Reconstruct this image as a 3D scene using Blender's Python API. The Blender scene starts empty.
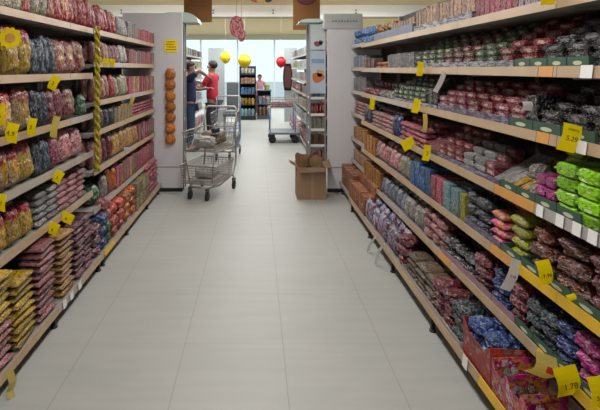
import bpy, bmesh, math, random
from mathutils import Vector, Matrix, noise
random.seed(7)
PI = math.pi
sc = bpy.context.scene
COL = sc.collection
F, PX, PY, H = 440.0, 256.0, 69.0, 1.68      # focal length in pixels, vanishing point, eye height

# ------------------------------------------------------------------ helpers
def lin(c):
    if isinstance(c, str):
        c = c.lstrip('#'); c = [int(c[i:i+2], 16)/255 for i in (0, 2, 4)]
    return tuple((x/12.92 if x <= .04045 else ((x+.055)/1.055)**2.4) for x in c[:3]) + (1,)

def newmat(name):
    m = bpy.data.materials.new(name); m.use_nodes = True
    nt = m.node_tree; b = nt.nodes['Principled BSDF']
    return m, nt, b
def N(nt, t, **kw):
    n = nt.nodes.new(t)
    for k, v in kw.items(): setattr(n, k, v)
    return n
_mc = {}
def plain(name, col, rough=.6, metal=0, emit=0, var=.12, scale=12, bump=0):
    if name in _mc: return _mc[name]
    m, nt, b = newmat(name)
    tc = N(nt, 'ShaderNodeTexCoord'); nz = N(nt, 'ShaderNodeTexNoise'); nz.inputs['Scale'].default_value = scale
    nz.inputs['Detail'].default_value = 4
    nt.links.new(tc.outputs['Object'], nz.inputs['Vector'])
    mx = N(nt, 'ShaderNodeMix', data_type='RGBA')
    c = lin(col); nt.links.new(nz.outputs['Fac'], mx.inputs[0])
    mx.inputs[6].default_value = tuple(x*(1-var) for x in c[:3])+(1,)
    mx.inputs[7].default_value = tuple(min(1, x*(1+var)) for x in c[:3])+(1,)
    nt.links.new(mx.outputs[2], b.inputs['Base Color'])
    b.inputs['Roughness'].default_value = rough; b.inputs['Metallic'].default_value = metal
    if emit:
        nt.links.new(mx.outputs[2], b.inputs['Emission Color']); b.inputs['Emission Strength'].default_value = emit
    if bump:
        bp = N(nt, 'ShaderNodeBump'); bp.inputs['Strength'].default_value = bump; bp.inputs['Distance'].default_value = .004
        nt.links.new(nz.outputs['Fac'], bp.inputs['Height']); nt.links.new(bp.outputs[0], b.inputs['Normal'])
    _mc[name] = m
    return m

def pack(cols, top=None, label=None, shine=.28, sc_=5, kind='noise', stripes=0, sat=1.0):
    """printed film or card: patches of cols, optional coloured top band, optional round label in the middle"""
    key = ('pack', tuple(cols), top, label, shine, sc_, kind, stripes)
    if key in _mc: return _mc[key]
    m, nt, b = newmat('printed_' + '_'.join(c.lstrip('#') for c in cols[:2])); L = nt.links.new
    tc = N(nt, 'ShaderNodeTexCoord'); oi = N(nt, 'ShaderNodeObjectInfo')
    mul = N(nt, 'ShaderNodeMath', operation='MULTIPLY'); mul.inputs[1].default_value = 37; L(oi.outputs['Random'], mul.inputs[0])
    nz = N(nt, 'ShaderNodeTexNoise', noise_dimensions='4D'); nz.inputs['Scale'].default_value = sc_
    nz.inputs['Detail'].default_value = 3; nz.inputs['Roughness'].default_value = .65
    L(tc.outputs['Generated'], nz.inputs['Vector']); L(mul.outputs[0], nz.inputs['W'])
    src = nz.outputs['Fac']
    if kind == 'cells':
        vo = N(nt, 'ShaderNodeTexVoronoi', voronoi_dimensions='4D'); vo.inputs['Scale'].default_value = sc_*2.2
        L(tc.outputs['Generated'], vo.inputs['Vector']); L(mul.outputs[0], vo.inputs['W'])
        sx = N(nt, 'ShaderNodeSeparateColor'); L(vo.outputs['Color'], sx.inputs[0]); src = sx.outputs[0]
    sep = N(nt, 'ShaderNodeSeparateXYZ'); L(tc.outputs['Generated'], sep.inputs[0])
    if kind == 'stripe':
        wv = N(nt, 'ShaderNodeTexWave', bands_direction='X'); wv.inputs['Scale'].default_value = stripes or 1.2
        wv.inputs['Distortion'].default_value = 3; L(tc.outputs['Generated'], wv.inputs['Vector']); src = wv.outputs['Fac']
    rp = N(nt, 'ShaderNodeValToRGB'); rp.color_ramp.interpolation = 'CONSTANT'
    n = len(cols); el = rp.color_ramp.elements
    lo, hi = (0, 1) if kind in ('cells', 'stripe') else (.36, .64)
    while len(el) < n: el.new(.5)
    for i, c in enumerate(cols):
        el[i].position = 0 if i == 0 else lo + (hi-lo)*i/n; el[i].color = lin(c)
    L(src, rp.inputs[0]); out = rp.outputs[0]
    def mixin(mask, col):
        nonlocal out
        mx = N(nt, 'ShaderNodeMix', data_type='RGBA'); L(mask, mx.inputs[0]); L(out, mx.inputs[6]); mx.inputs[7].default_value = lin(col); out = mx.outputs[2]
    if top:
        g = N(nt, 'ShaderNodeMath', operation='ADD'); g.inputs[1].default_value = -.5; L(nz.outputs['Fac'], g.inputs[0])
        s2 = N(nt, 'ShaderNodeMath', operation='MULTIPLY_ADD'); L(g.outputs[0], s2.inputs[0]); s2.inputs[1].default_value = .6; L(sep.outputs[2], s2.inputs[2])
        gt = N(nt, 'ShaderNodeMath', operation='GREATER_THAN'); gt.inputs[1].default_value = .70; L(s2.outputs[0], gt.inputs[0]); mixin(gt.outputs[0], top)
    if label:
        vs = N(nt, 'ShaderNodeVectorMath', operation='DISTANCE'); cmb = N(nt, 'ShaderNodeCombineXYZ')
        L(sep.outputs[0], cmb.inputs[0]); L(sep.outputs[2], cmb.inputs[1]); L(cmb.outputs[0], vs.inputs[0]); vs.inputs[1].default_value = (.5, .52, 0)
        ad = N(nt, 'ShaderNodeMath', operation='MULTIPLY_ADD'); L(nz.outputs['Fac'], ad.inputs[0]); ad.inputs[1].default_value = .9; L(vs.outputs['Value'], ad.inputs[2])
        lt = N(nt, 'ShaderNodeMath', operation='LESS_THAN'); lt.inputs[1].default_value = .66; L(ad.outputs[0], lt.inputs[0]); mixin(lt.outputs[0], label)
    # small print: light and dark flecks
    vf = N(nt, 'ShaderNodeTexVoronoi', voronoi_dimensions='4D'); vf.inputs['Scale'].default_value = sc_*3.6; L(tc.outputs['Generated'], vf.inputs['Vector']); L(mul.outputs[0], vf.inputs['W'])
    sf = N(nt, 'ShaderNodeSeparateColor'); L(vf.outputs['Color'], sf.inputs[0])
    for ch, thr, cc in ((0, .90, '#c0bab4'), (1, .80, '#140e12')):
        g1 = N(nt, 'ShaderNodeMath', operation='GREATER_THAN'); g1.inputs[1].default_value = thr; L(sf.outputs[ch], g1.inputs[0])
        g2 = N(nt, 'ShaderNodeMath', operation='MULTIPLY'); g2.inputs[1].default_value = .5; L(g1.outputs[0], g2.inputs[0]); mixin(g2.outputs[0], cc)
    # per-pack brightness
    hs = N(nt, 'ShaderNodeHueSaturation'); L(out, hs.inputs['Color']); hs.inputs['Saturation'].default_value = sat*1.22
    mr = N(nt, 'ShaderNodeMapRange'); mr.inputs[3].default_value = .48; mr.inputs[4].default_value = 1.0; L(oi.outputs['Random'], mr.inputs[0]); L(mr.outputs[0], hs.inputs['Value'])
    L(hs.outputs[0], b.inputs['Base Color'])
    b.inputs['Roughness'].default_value = shine; b.inputs['Specular IOR Level'].default_value = .7
    n2 = N(nt, 'ShaderNodeTexNoise', noise_dimensions='4D'); n2.inputs['Scale'].default_value = 9; n2.inputs['Detail'].default_value = 2
    L(tc.outputs['Generated'], n2.inputs['Vector']); L(mul.outputs[0], n2.inputs['W'])
    bp = N(nt, 'ShaderNodeBump'); bp.inputs['Strength'].default_value = 1.0 if shine < .45 else .25; bp.inputs['Distance'].default_value = .016
    L(n2.outputs['Fac'], bp.inputs['Height']); L(bp.outputs[0], b.inputs['Normal'])
    _mc[key] = m
    return m

def link(name, me, parent=None, mat=None, loc=None, rot=None):
    o = bpy.data.objects.new(name, me); COL.objects.link(o)
    if mat and me is not None and not me.materials: me.materials.append(mat)
    if parent: o.parent = parent
    if loc is not None: o.location = loc
    if rot is not None: o.rotation_euler = rot
    return o
def empty(name, loc=(0, 0, 0), rz=0):
    o = bpy.data.objects.new(name, None); COL.objects.link(o); o.location = loc; o.rotation_euler = (0, 0, rz); o.empty_display_size = .1
    return o
LABELS = {}
def tag(o, label=None, cat=None, group=None, kind=None):
    if label:
        o['label'] = label; LABELS.setdefault(label, []).append(o.name)
    if cat: o['category'] = cat
    if group: o['group'] = group
    if kind: o['kind'] = kind
    return o
def tomesh(bm, name='m', smooth=False):
    me = bpy.data.meshes.new(name); bm.normal_update(); bm.to_mesh(me); bm.free()
    if smooth: me.shade_smooth()
    return me
def box(bm, lo, hi, mtx=None):
    r = bmesh.ops.create_cube(bm, size=1)
    s = [hi[i]-lo[i] for i in range(3)]; c = [(hi[i]+lo[i])/2 for i in range(3)]
    for v in r['verts']:
        v.co = Vector((v.co.x*s[0]+c[0], v.co.y*s[1]+c[1], v.co.z*s[2]+c[2]))
        if mtx is not None: v.co = mtx @ v.co
    return r['verts']
def bbox(lo, hi, bev=0, seg=2):
    bm = bmesh.new(); box(bm, lo, hi)
    if bev: bmesh.ops.bevel(bm, geom=bm.edges[:], offset=bev, segments=seg, affect='EDGES', profile=.7)
    return bm
def tube(bm, pts, r, n=8, closed=False, cap=True):
    pts = [Vector(p) for p in pts]; rings = []; m = len(pts)
    up0 = None
    for i, p in enumerate(pts):
        a = pts[(i-1) % m] if (closed or i > 0) else p
        c = pts[(i+1) % m] if (closed or i < m-1) else p
        d = (c-a)
        if d.length < 1e-9: d = Vector((0, 0, 1))
        d.normalize()
        if up0 is None: up0 = Vector((0, 0, 1)) if abs(d.z) < .9 else Vector((1, 0, 0))
        s = d.cross(up0)
        if s.length < 1e-4: s = d.cross(Vector((0, 1, 0)))
        s.normalize(); u = s.cross(d); up0 = u
        rr = r[i] if isinstance(r, (list, tuple)) else r
        rings.append([bm.verts.new(p + s*math.cos(2*PI*k/n)*rr + u*math.sin(2*PI*k/n)*rr) for k in range(n)])
    rg = range(m) if closed else range(m-1)
    for i in rg:
        A, B = rings[i], rings[(i+1) % m]
        for k in range(n): bm.faces.new((A[k], A[(k+1) % n], B[(k+1) % n], B[k]))
    if cap and not closed:
        bm.faces.new(rings[0][::-1]); bm.faces.new(rings[-1])
def lathe(bm, prof, n=16, mtx=None):
    rings = []
    for r, z in prof:
        rings.append([bm.verts.new((mtx or Matrix()) @ Vector((r*math.cos(2*PI*k/n), r*math.sin(2*PI*k/n), z))) for k in range(n)])
    for A, B in zip(rings, rings[1:]):
        for k in range(n): bm.faces.new((A[k], A[(k+1) % n], B[(k+1) % n], B[k]))
    bm.faces.new(rings[0][::-1]); bm.faces.new(rings[-1])

def textmesh(s, size, ext=.0004):
    cu = bpy.data.curves.new('txt', 'FONT'); cu.body = s; cu.size = size; cu.extrude = ext; cu.align_x = 'CENTER'; cu.align_y = 'CENTER'
    o = bpy.data.objects.new('tmp', cu); COL.objects.link(o)
    dg = bpy.context.evaluated_depsgraph_get(); me = bpy.data.meshes.new_from_object(o.evaluated_get(dg))
    bpy.data.objects.remove(o); bpy.data.curves.remove(cu)
    return me
def upright_text(name, s, size, mat, parent, loc, rot=(PI/2, 0, 0)):
    return link(name, textmesh(s, size), parent, mat, loc, rot)

# ------------------------------------------------------------------ package shapes (front = -Y, width X, height Z, base at z=0)
_sh = {}
def sh_bag(w, d, h, seed=0, gather=False):
    """standing pillow bag with crimped ends"""
    rnd = random.Random(seed); NU, NV = 12, 16; bm = bmesh.new()
    grid = {}
    off = Vector((rnd.random()*50, rnd.random()*50, rnd.random()*50))
    for s in (-1, 1):
        for j in range(NV+1):
            v = -1+2*j/NV
            crimp = abs(v) > .9
            for i in range(NU+1):
                u = -1+2*i/NU
                if s == 1 and (i in (0, NU) or j in (0, NV)): continue
                t = max(0, 1-abs(u)**3.2)**.55 * max(0, 1-abs(v/.93)**5)**.55 if not crimp else 0
                t *= 1.0-.18*v
                wv = noise.noise(Vector((u*2.2, v*2.6, s*3))+off)*.16 + noise.noise(Vector((u*5, v*6, s*3))+off)*.08
                y = s*d/2*t*(1+wv*1.6)
                if crimp: y = .004*(1 if i % 2 else -1) + d*.05*math.sin(u*2+seed)
                ww = w/2*(1-.05*t*abs(v))*(1-(.30*max(0, (v-.35)/.65)**1.5 if gather else .04*max(0, v)))
                x = u*ww*(1+.02*math.sin(v*7+seed)); z = (v+1)/2*h
                if v > .9: x += .01*math.sin(seed*2.1); z += .006*math.sin(u*4+seed)
                grid[(s, i, j)] = bm.verts.new((x, y, z))
    g = lambda s, i, j: grid.get((s, i, j)) or grid[(-1, i, j)]
    for s in (-1, 1):
        for j in range(NV):
            for i in range(NU):
                q = [g(s, i, j), g(s, i+1, j), g(s, i+1, j+1), g(s, i, j+1)]
                bm.faces.new(q if s == -1 else q[::-1])
    return tomesh(bm, 'bag', True)
def sh_flat(w, d, h, seed=0):
    """pillow packet lying flat, crimped at both ends of its long side X"""
    rnd = random.Random(seed+99); NU, NV = 12, 8; bm = bmesh.new(); grid = {}
    off = Vector((rnd.random()*50, rnd.random()*50, 1))
    for s in (-1, 1):
        for j in range(NV+1):
            v = -1+2*j/NV
            for i in range(NU+1):
                u = -1+2*i/NU
                if s == 1 and (i in (0, NU) or j in (0, NV)): continue
                cr = abs(u) > .86
                t = 0 if cr else max(0, 1-abs(u/.9)**5)**.5*max(0, 1-abs(v)**4)**.5
                wv = 1+.35*noise.noise(Vector((u*3, v*3, s*3))+off)
                z = h/2 + s*h/2*min(1, t*wv)*.96 + (.003*(1 if j % 2 else -1) if cr else 0)
                grid[(s, i, j)] = bm.verts.new((u*w/2, v*d/2*(1-.06*(1-t)), z))
    g = lambda s, i, j: grid.get((s, i, j)) or grid[(-1, i, j)]
    for s in (-1, 1):
        for j in range(NV):
            for i in range(NU):
                q = [g(s, i, j), g(s, i+1, j), g(s, i+1, j+1), g(s, i, j+1)]
                bm.faces.new(q if s == 1 else q[::-1])
    return tomesh(bm, 'flat', True)
def sh_bar(w, d, h, seed=0):
    """small wrapped bar: boxy body with flared crimped ends"""
    bm = bmesh.new(); prof = [(-1, .25, 1.0), (-.9, .15, .9), (-.82, .95, .9), (-.4, 1, 1), (.4, 1, 1), (.82, .95, .9), (.9, .15, .9), (1, .25, 1.0)]
    rings = []
    for u, tz, ty in prof:
        ring = []
        for a, b in ((-1, -.7), (-.75, -1), (.75, -1), (1, -.7), (1, .7), (.75, 1), (-.75, 1), (-1, .7)):
            ring.append(bm.verts.new((u*w/2, a*ty*d/2, h/2+b*tz*h/2)))
        rings.append(ring)
    for A, B in zip(rings, rings[1:]):
        for k in range(8): bm.faces.new((A[k], A[(k+1) % 8], B[(k+1) % 8], B[k]))
    bm.faces.new(rings[0][::-1]); bm.faces.new(rings[-1])
    return tomesh(bm, 'bar')
def sh_box(w, d, h, seed=0):
    bm = bbox((-w/2, -d/2, 0), (w/2, d/2, h), min(w, d, h)*.04, 1)
    # tuck-in flap lip on the top front edge
    box(bm, (-w/2*.96, -d/2-.0006, h*.90), (w/2*.96, -d/2+.001, h*.905))
    return tomesh(bm, 'box')
def sh_lump(w, d, h, seed=0):
    """soft crumpled bag lying on a pile"""
    bm = bmesh.new(); bmesh.ops.create_icosphere(bm, subdivisions=4, radius=1)
    off = Vector((seed*3.7, seed*1.9, 5))
    for v in bm.verts:
        c = v.co; k = 1+.30*noise.noise(c*1.7+off)-.22*abs(noise.noise(c*3.1+off))-.14*abs(noise.noise(c*7+off))+.08
        p = Vector((math.copysign(abs(c.x)**.7, c.x), math.copysign(abs(c.y)**.7, c.y), math.copysign(abs(c.z)**.75, c.z)))
        v.co = Vector((p.x*w/2*k, p.y*d/2*k, h/2+p.z*h/2*min(1.05, k)))
    zm = min(v.co.z for v in bm.verts)
    for v in bm.verts: v.co.z -= zm
    # twisted tail of film
    tube(bm, [(w*.42, 0, h*.5), (w*.52, .004, h*.55), (w*.60, 0, h*.62)], [.006, .004, .016], 6)
    return tomesh(bm, 'lump', True)
def sh_can(w, d, h, seed=0):
    bm = bmesh.new(); r = w/2
    lathe(bm, [(r*.9, 0), (r, h*.04), (r, h*.8), (r*.86, h*.9), (r*.5, h*.92), (r*.5, h)], 14)
    return tomesh(bm, 'jar', True)
def sh_ball(w, d, h, seed=0):
    bm = bmesh.new(); bmesh.ops.create_uvsphere(bm, u_segments=16, v_segments=10, radius=1)
    for v in bm.verts: v.co = Vector((v.co.x*w/2, v.co.y*d/2, h*.45+v.co.z*h*.45))
    tube(bm, [(0, 0, h*.86), (0, 0, h*.93), (.004, 0, h)], [.008, .006, .02], 6)
    return tomesh(bm, 'ball', True)
SH = dict(bag=sh_bag, gbag=lambda w, d, h, seed=0: sh_bag(w, d, h, seed, True), flat=sh_flat, bar=sh_bar, box=sh_box, lump=sh_lump, jar=sh_can, ball=sh_ball)
def shape(kind, w, d, h, mat, var):
    if isinstance(mat, (list, tuple)): mat = random.choice(mat)
    key = (kind, round(w, 4), round(d, 4), round(h, 4), mat.name, var)
    if key not in _sh:
        me = SH[kind](w, d, h, var); me.materials.append(mat); _sh[key] = me
    return _sh[key]

# ------------------------------------------------------------------ frames on which goods stand
class Frame:
    def __init__(s, side, front, z, phrase, depth=.40):
        s.side, s.front, s.z, s.phrase, s.depth = side, front, z, phrase, depth
    def pt(s, a, dep, up=0):
        if s.side == 'R': return Vector((s.front+dep, a, s.z+up))
        if s.side == 'L': return Vector((-s.front-dep, a, s.z+up))
        return Vector((a, s.front+dep, s.z+up))
    @property
    def rz(s): return {'R': -PI/2, 'L': PI/2, 'C': 0}[s.side]
    def Y(s, x): return F*s.front/abs(x-PX)
ORD = ['bottom', 'second', 'third', 'fourth', 'fifth', 'sixth', 'seventh', 'eighth', 'ninth', 'tenth', 'eleventh', 'twelfth']
def place(name, me, loc, rot, label, cat, group):
    o = bpy.data.objects.new(name, me); COL.objects.link(o); o.location = loc; o.rotation_euler = rot
    return tag(o, label, cat, group)
def block(fr, x0, x1, desc, name, cat, kind, size, mat, levels=(1,), gap=.0, inset=.025, tilt=0, jit=.04, lift=0, px=True, note='', riser=False):
    """a countable block of one product: columns along the shelf, rows into it, levels up. levels[r] = height of row r"""
    w, d, h = size
    if px: a0, a1 = sorted((fr.Y(x0), fr.Y(x1)))
    else: a0, a1 = sorted((x0, x1))
    n = max(1, int(round((a1-a0)/w))); step = (a1-a0)/n
    w = min(w, step*(.92 if kind == 'box' and n > 1 else .97))
    grp = f'{desc}s {fr.phrase}'
    if riser:   # plain card steps carry the rows behind the front one
        bm = bmesh.new(); wd = a1-a0-.004; yy = inset+d*1.04
        for r in range(1, len(levels)):
            sk = levels[r-1]-1
            if sk > 0: box(bm, (-wd/2, yy, 0), (wd/2, yy+d*1.02, sk*h*1.01))
            yy += d*1.04
        tag(link('card_step', tomesh(bm), None, M['cardboard_in'], fr.pt((a0+a1)/2, 0, lift+.0005), (0, 0, fr.rz)), f'plain card step under the {desc}s {fr.phrase}', 'card step')
    for r, nl in enumerate(levels):
        for c in range(n):
            for l in range(levels[r-1]-1 if riser and r else 0, nl):
                a = a0+step*(c+.5)+random.uniform(-1, 1)*jit*w*.15
                dep = inset+d/2+r*(d*1.04+gap)+random.uniform(0, .1)*d*jit*4
                soft = kind in ('bag', 'gbag')
                if kind == 'flat' and l: a += random.uniform(-.04, .04)*w*.5; dep += random.uniform(0, .10)*d
                p = fr.pt(a, dep, (d/2*math.sin(tilt) if tilt else 0)+lift+l*h*1.01+(.0065 if soft else .001))
                rz = fr.rz+random.uniform(-1, 1)*jit*(2.6 if kind in ('bag', 'gbag', 'flat', 'lump') else .8)
                rx = tilt+(random.uniform(-.10, .04) if kind in ('bag', 'gbag') and not tilt else 0)
                scl = random.uniform(.92, 1.03) if soft else random.uniform(.88, 1) if kind == 'box' and not tilt else 1
                me = shape(kind, w, d, h, mat, random.randrange(3) if kind in ('bag', 'gbag', 'flat', 'lump') else 0)
                bits = []
                if n > 1:
                    k = c
                    bits.append({0: 'nearest', n-1: 'farthest'}.get(k, {1: 'second', 2: 'third', 3: 'fourth', 4: 'fifth', 5: 'sixth', 6: 'seventh', 7: 'eighth', 8: 'ninth', 9: 'tenth', 10: 'eleventh', 11: 'twelfth', 12: 'thirteenth', 13: 'fourteenth', 14: 'fifteenth', 15: 'sixteenth'}.get(k, 'inner')+' nearest'))
                if len(levels) > 1: bits.append('front' if r == 0 else 'back' if r == len(levels)-1 else 'middle' if len(levels) == 3 else f'{ORD[r]} row')
                if nl > 1: bits.append('top' if l == nl-1 else ORD[l])
                lab = desc + (', ' + ' '.join(bits) if bits else '') + ' ' + (note+' ' if note else '') + fr.phrase
                ob = place(name, me, p, (rx, random.uniform(-.05, .05) if kind in ('bag', 'gbag') else 0, rz) if not tilt else (Matrix.Rotation(rz, 3, 'Z') @ Matrix.Rotation(rx, 3, 'X')).to_euler(), lab, cat, grp)
                if scl != 1: ob.scale = (min(1, scl), 1, scl)

# ------------------------------------------------------------------ common materials
M = {}
M['shelf'] = plain('shelf_enamel', '#8f8a84', .45)
M['shelf_dark'] = plain('shelf_back_enamel', '#4a4644', .6)
M['upright'] = plain('upright_steel', '#8f8b86', .45, .3)
M['tan'] = plain('price_strip_tan', '#a68e72', .4, var=.25, scale=7)
M['pale'] = plain('price_strip_pale', '#9c9288', .4, var=.2, scale=7)
M['orange'] = plain('price_strip_orange', '#c08a4a', .4, var=.2, scale=7)
M['yellow_strip'] = plain('price_strip_yellow', '#cda428', .4, var=.2, scale=7)
M['grey_strip'] = plain('price_strip_grey', '#a09a98', .35, var=.2, scale=9)
M['black'] = plain('black_rubber', '#18181a', .6)
M['yellow'] = plain('yellow_card', '#f2e000', .55, var=.06)
M['paleyellow'] = plain('pale_yellow_card', '#d8c878', .55, var=.08)
M['white'] = plain('white_card', '#d6d4d2', .55, var=.05)
M['ink'] = plain('dark_ink', '#2a2410', .7)
M['red'] = plain('red_ink', '#b02318', .6)
M['panel'] = plain('panel_grey_laminate', '#cfced2', .45, var=.04, scale=3)
M['kick'] = plain('kick_plate_black', '#141414', .5)
M['chrome'] = plain('zinc_wire', '#9c9a96', .35, .7, var=.1)
M['blue_steel'] = plain('blue_coated_steel', '#6f8fb8', .4, .2)
M['cardboard'] = plain('corrugated_cardboard', '#94785f', .85, var=.18, scale=9, bump=.3)
M['cardboard_in'] = plain('cardboard_inside', '#6e5440', .9, var=.18, scale=9)

# ------------------------------------------------------------------ room shell
XW, Y0, Y1, ZC = 7.0, -3.0, 20.0, 3.25
def floor_mat():
    m, nt, b = newmat('floor_porcelain_tile'); L = nt.links.new
    tc = N(nt, 'ShaderNodeTexCoord'); sp = N(nt, 'ShaderNodeSeparateXYZ'); L(tc.outputs['Object'], sp.inputs[0])
    T = .598; masks = []
    for ax, off, wd in ((0, .165, .0028), (1, 2.69, .0022)):
        a = N(nt, 'ShaderNodeMath', operation='SUBTRACT'); L(sp.outputs[ax], a.inputs[0]); a.inputs[1].default_value = off
        p = N(nt, 'ShaderNodeMath', operation='PINGPONG'); L(a.outputs[0], p.inputs[0]); p.inputs[1].default_value = T/2
        l = N(nt, 'ShaderNodeMath', operation='LESS_THAN'); L(p.outputs[0], l.inputs[0]); l.inputs[1].default_value = wd; masks.append((l, .62 if ax == 0 else .28))
    nz = N(nt, 'ShaderNodeTexNoise'); nz.inputs['Scale'].default_value = 2.2; nz.inputs['Detail'].default_value = 6; L(tc.outputs['Object'], nz.inputs['Vector'])
    mp = N(nt, 'ShaderNodeMapping'); mp.inputs['Scale'].default_value = (1, 9, 1); L(tc.outputs['Object'], mp.inputs[0])
    n2 = N(nt, 'ShaderNodeTexNoise'); n2.inputs['Scale'].default_value = 1.6; n2.inputs['Detail'].default_value = 5; L(mp.outputs[0], n2.inputs['Vector'])
    av = N(nt, 'ShaderNodeMath', operation='ADD'); L(nz.outputs['Fac'], av.inputs[0]); L(n2.outputs['Fac'], av.inputs[1])
    mr = N(nt, 'ShaderNodeMapRange'); mr.inputs[1].default_value = .75; mr.inputs[2].default_value = 1.25; L(av.outputs[0], mr.inputs[0])
    mx = N(nt, 'ShaderNodeMix', data_type='RGBA'); L(mr.outputs[0], mx.inputs[0]); mx.inputs[6].default_value = lin('#9b9c98'); mx.inputs[7].default_value = lin('#a2a29e')
    out = mx.outputs[2]
    for l, s in masks:
        mm = N(nt, 'ShaderNodeMath', operation='MULTIPLY'); L(l.outputs[0], mm.inputs[0]); mm.inputs[1].default_value = s
        k = N(nt, 'ShaderNodeMix', data_type='RGBA'); L(mm.outputs[0], k.inputs[0]); L(out, k.inputs[6]); k.inputs[7].default_value = lin('#857f78'); out = k.outputs[2]
    L(out, b.inputs['Base Color']); b.inputs['Roughness'].default_value = .34; b.inputs['Specular IOR Level'].default_value = .4
    rr = N(nt, 'ShaderNodeMapRange'); rr.inputs[3].default_value = .44; rr.inputs[4].default_value = .52; L(nz.outputs['Fac'], rr.inputs[0]); L(rr.outputs[0], b.inputs['Roughness'])
    return m
def struct(name, me, mat): return tag(link(name, me, None, mat), kind='structure')
struct('floor', tomesh(bbox((-XW, Y0, -.1), (XW, Y1+.1, 0))), floor_mat())
ceil_m = plain('ceiling_beige_paint', '#ecd6a6', .8, var=.05, scale=2)
struct('ceiling', tomesh(bbox((-XW, Y0, ZC), (XW, Y1+.1, ZC+.1))), ceil_m)
wall_m = plain('wall_paint', '#bdbab4', .8, var=.04, scale=2)
struct('wall_left', tomesh(bbox((-XW-.1, Y0, 0), (-XW, Y1, ZC))), wall_m)
struct('wall_right', tomesh(bbox((XW, Y0, 0), (XW+.1, Y1, ZC))), wall_m)
struct('wall_front', tomesh(bbox((-XW, Y0-.1, 0), (XW, Y0, ZC))), wall_m)
bm = bmesh.new()
WX, WZ0, WZ1 = 4.2, .12, 3.04
box(bm, (-XW, Y1, 0), (-WX, Y1+.1, ZC)); box(bm, (WX, Y1, 0), (XW, Y1+.1, ZC)); box(bm, (-WX, Y1, WZ1), (WX, Y1+.1, ZC)); box(bm, (-WX, Y1, 0), (WX, Y1+.1, WZ0))
struct('wall_back', tomesh(bm), plain('wall_back_paint', '#d6d6c4', .8, var=.04))
# shop windows: frames + glass
gl, nt, b = newmat('window_glass'); b.inputs['Base Color'].default_value = (.9, .97, 1, 1)
b.inputs['Roughness'].default_value = .02; b.inputs['Transmission Weight'].default_value = 1; b.inputs['IOR'].default_value = 1.05
alu = plain('window_aluminium', '#c9d2d4', .4, .2)
npane = 5
for i in range(npane):
    x0 = -WX+2*WX*i/npane; x1 = -WX+2*WX*(i+1)/npane
    bm = bmesh.new(); t = .035
    box(bm, (x0, Y1+.02, WZ0), (x0+t, Y1+.08, WZ1)); box(bm, (x1-t, Y1+.02, WZ0), (x1, Y1+.08, WZ1))
    box(bm, (x0+t, Y1+.02, WZ1-t), (x1-t, Y1+.08, WZ1)); box(bm, (x0+t, Y1+.02, WZ0), (x1-t, Y1+.08, WZ0+t))
    wo = struct(f'window_{i+1}', tomesh(bm), alu)
    link('pane', tomesh(bbox((x0+t, Y1+.045, WZ0+t), (x1-t, Y1+.055, WZ1-t))), wo, gl)
# outdoors
tag(link('ground', tomesh(bbox((-30, Y1+.2, -.12), (30, Y1+40, -.05))), None, plain('pavement', '#c4c9cc', .8)), kind='structure')
# ceiling beam across the hall, with a trim strip along its lower edge
beam = struct('ceiling_beam', tomesh(bbox((-XW, 10.8, 2.965), (XW, 11.0, ZC))), plain('beam_white_paint', '#eef0ee', .7, var=.04, scale=2))
struct('trim_1', tomesh(bbox((-XW, 10.79, 2.945), (XW, 11.01, 2.965))), plain('beam_trim', '#9c9a8c', .7))
for i, x in enumerate((-3.3, -1.05, .42, 1.05, 2.45)):
    for zz in (3.12, 3.05):
        bm = bmesh.new(); lathe(bm, [(.012, 0), (.018, .01), (.018, .03), (.014, .04)], 10, Matrix.Translation((x, 10.80, zz)) @ Matrix.Rotation(PI/2, 4, 'X'))
        where = ['far left of the beam', 'beside the left brown sign', 'right of the round ceiling sign', 'beside the right brown sign', 'right end of the beam'][i]
        o = tag(link('junction_cap', tomesh(bm), None, M['black']), f"{'upper' if zz > 3.09 else 'lower'} small dark cap on white ceiling beam, {where}", 'fixture', 'small dark caps on the beam')

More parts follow.
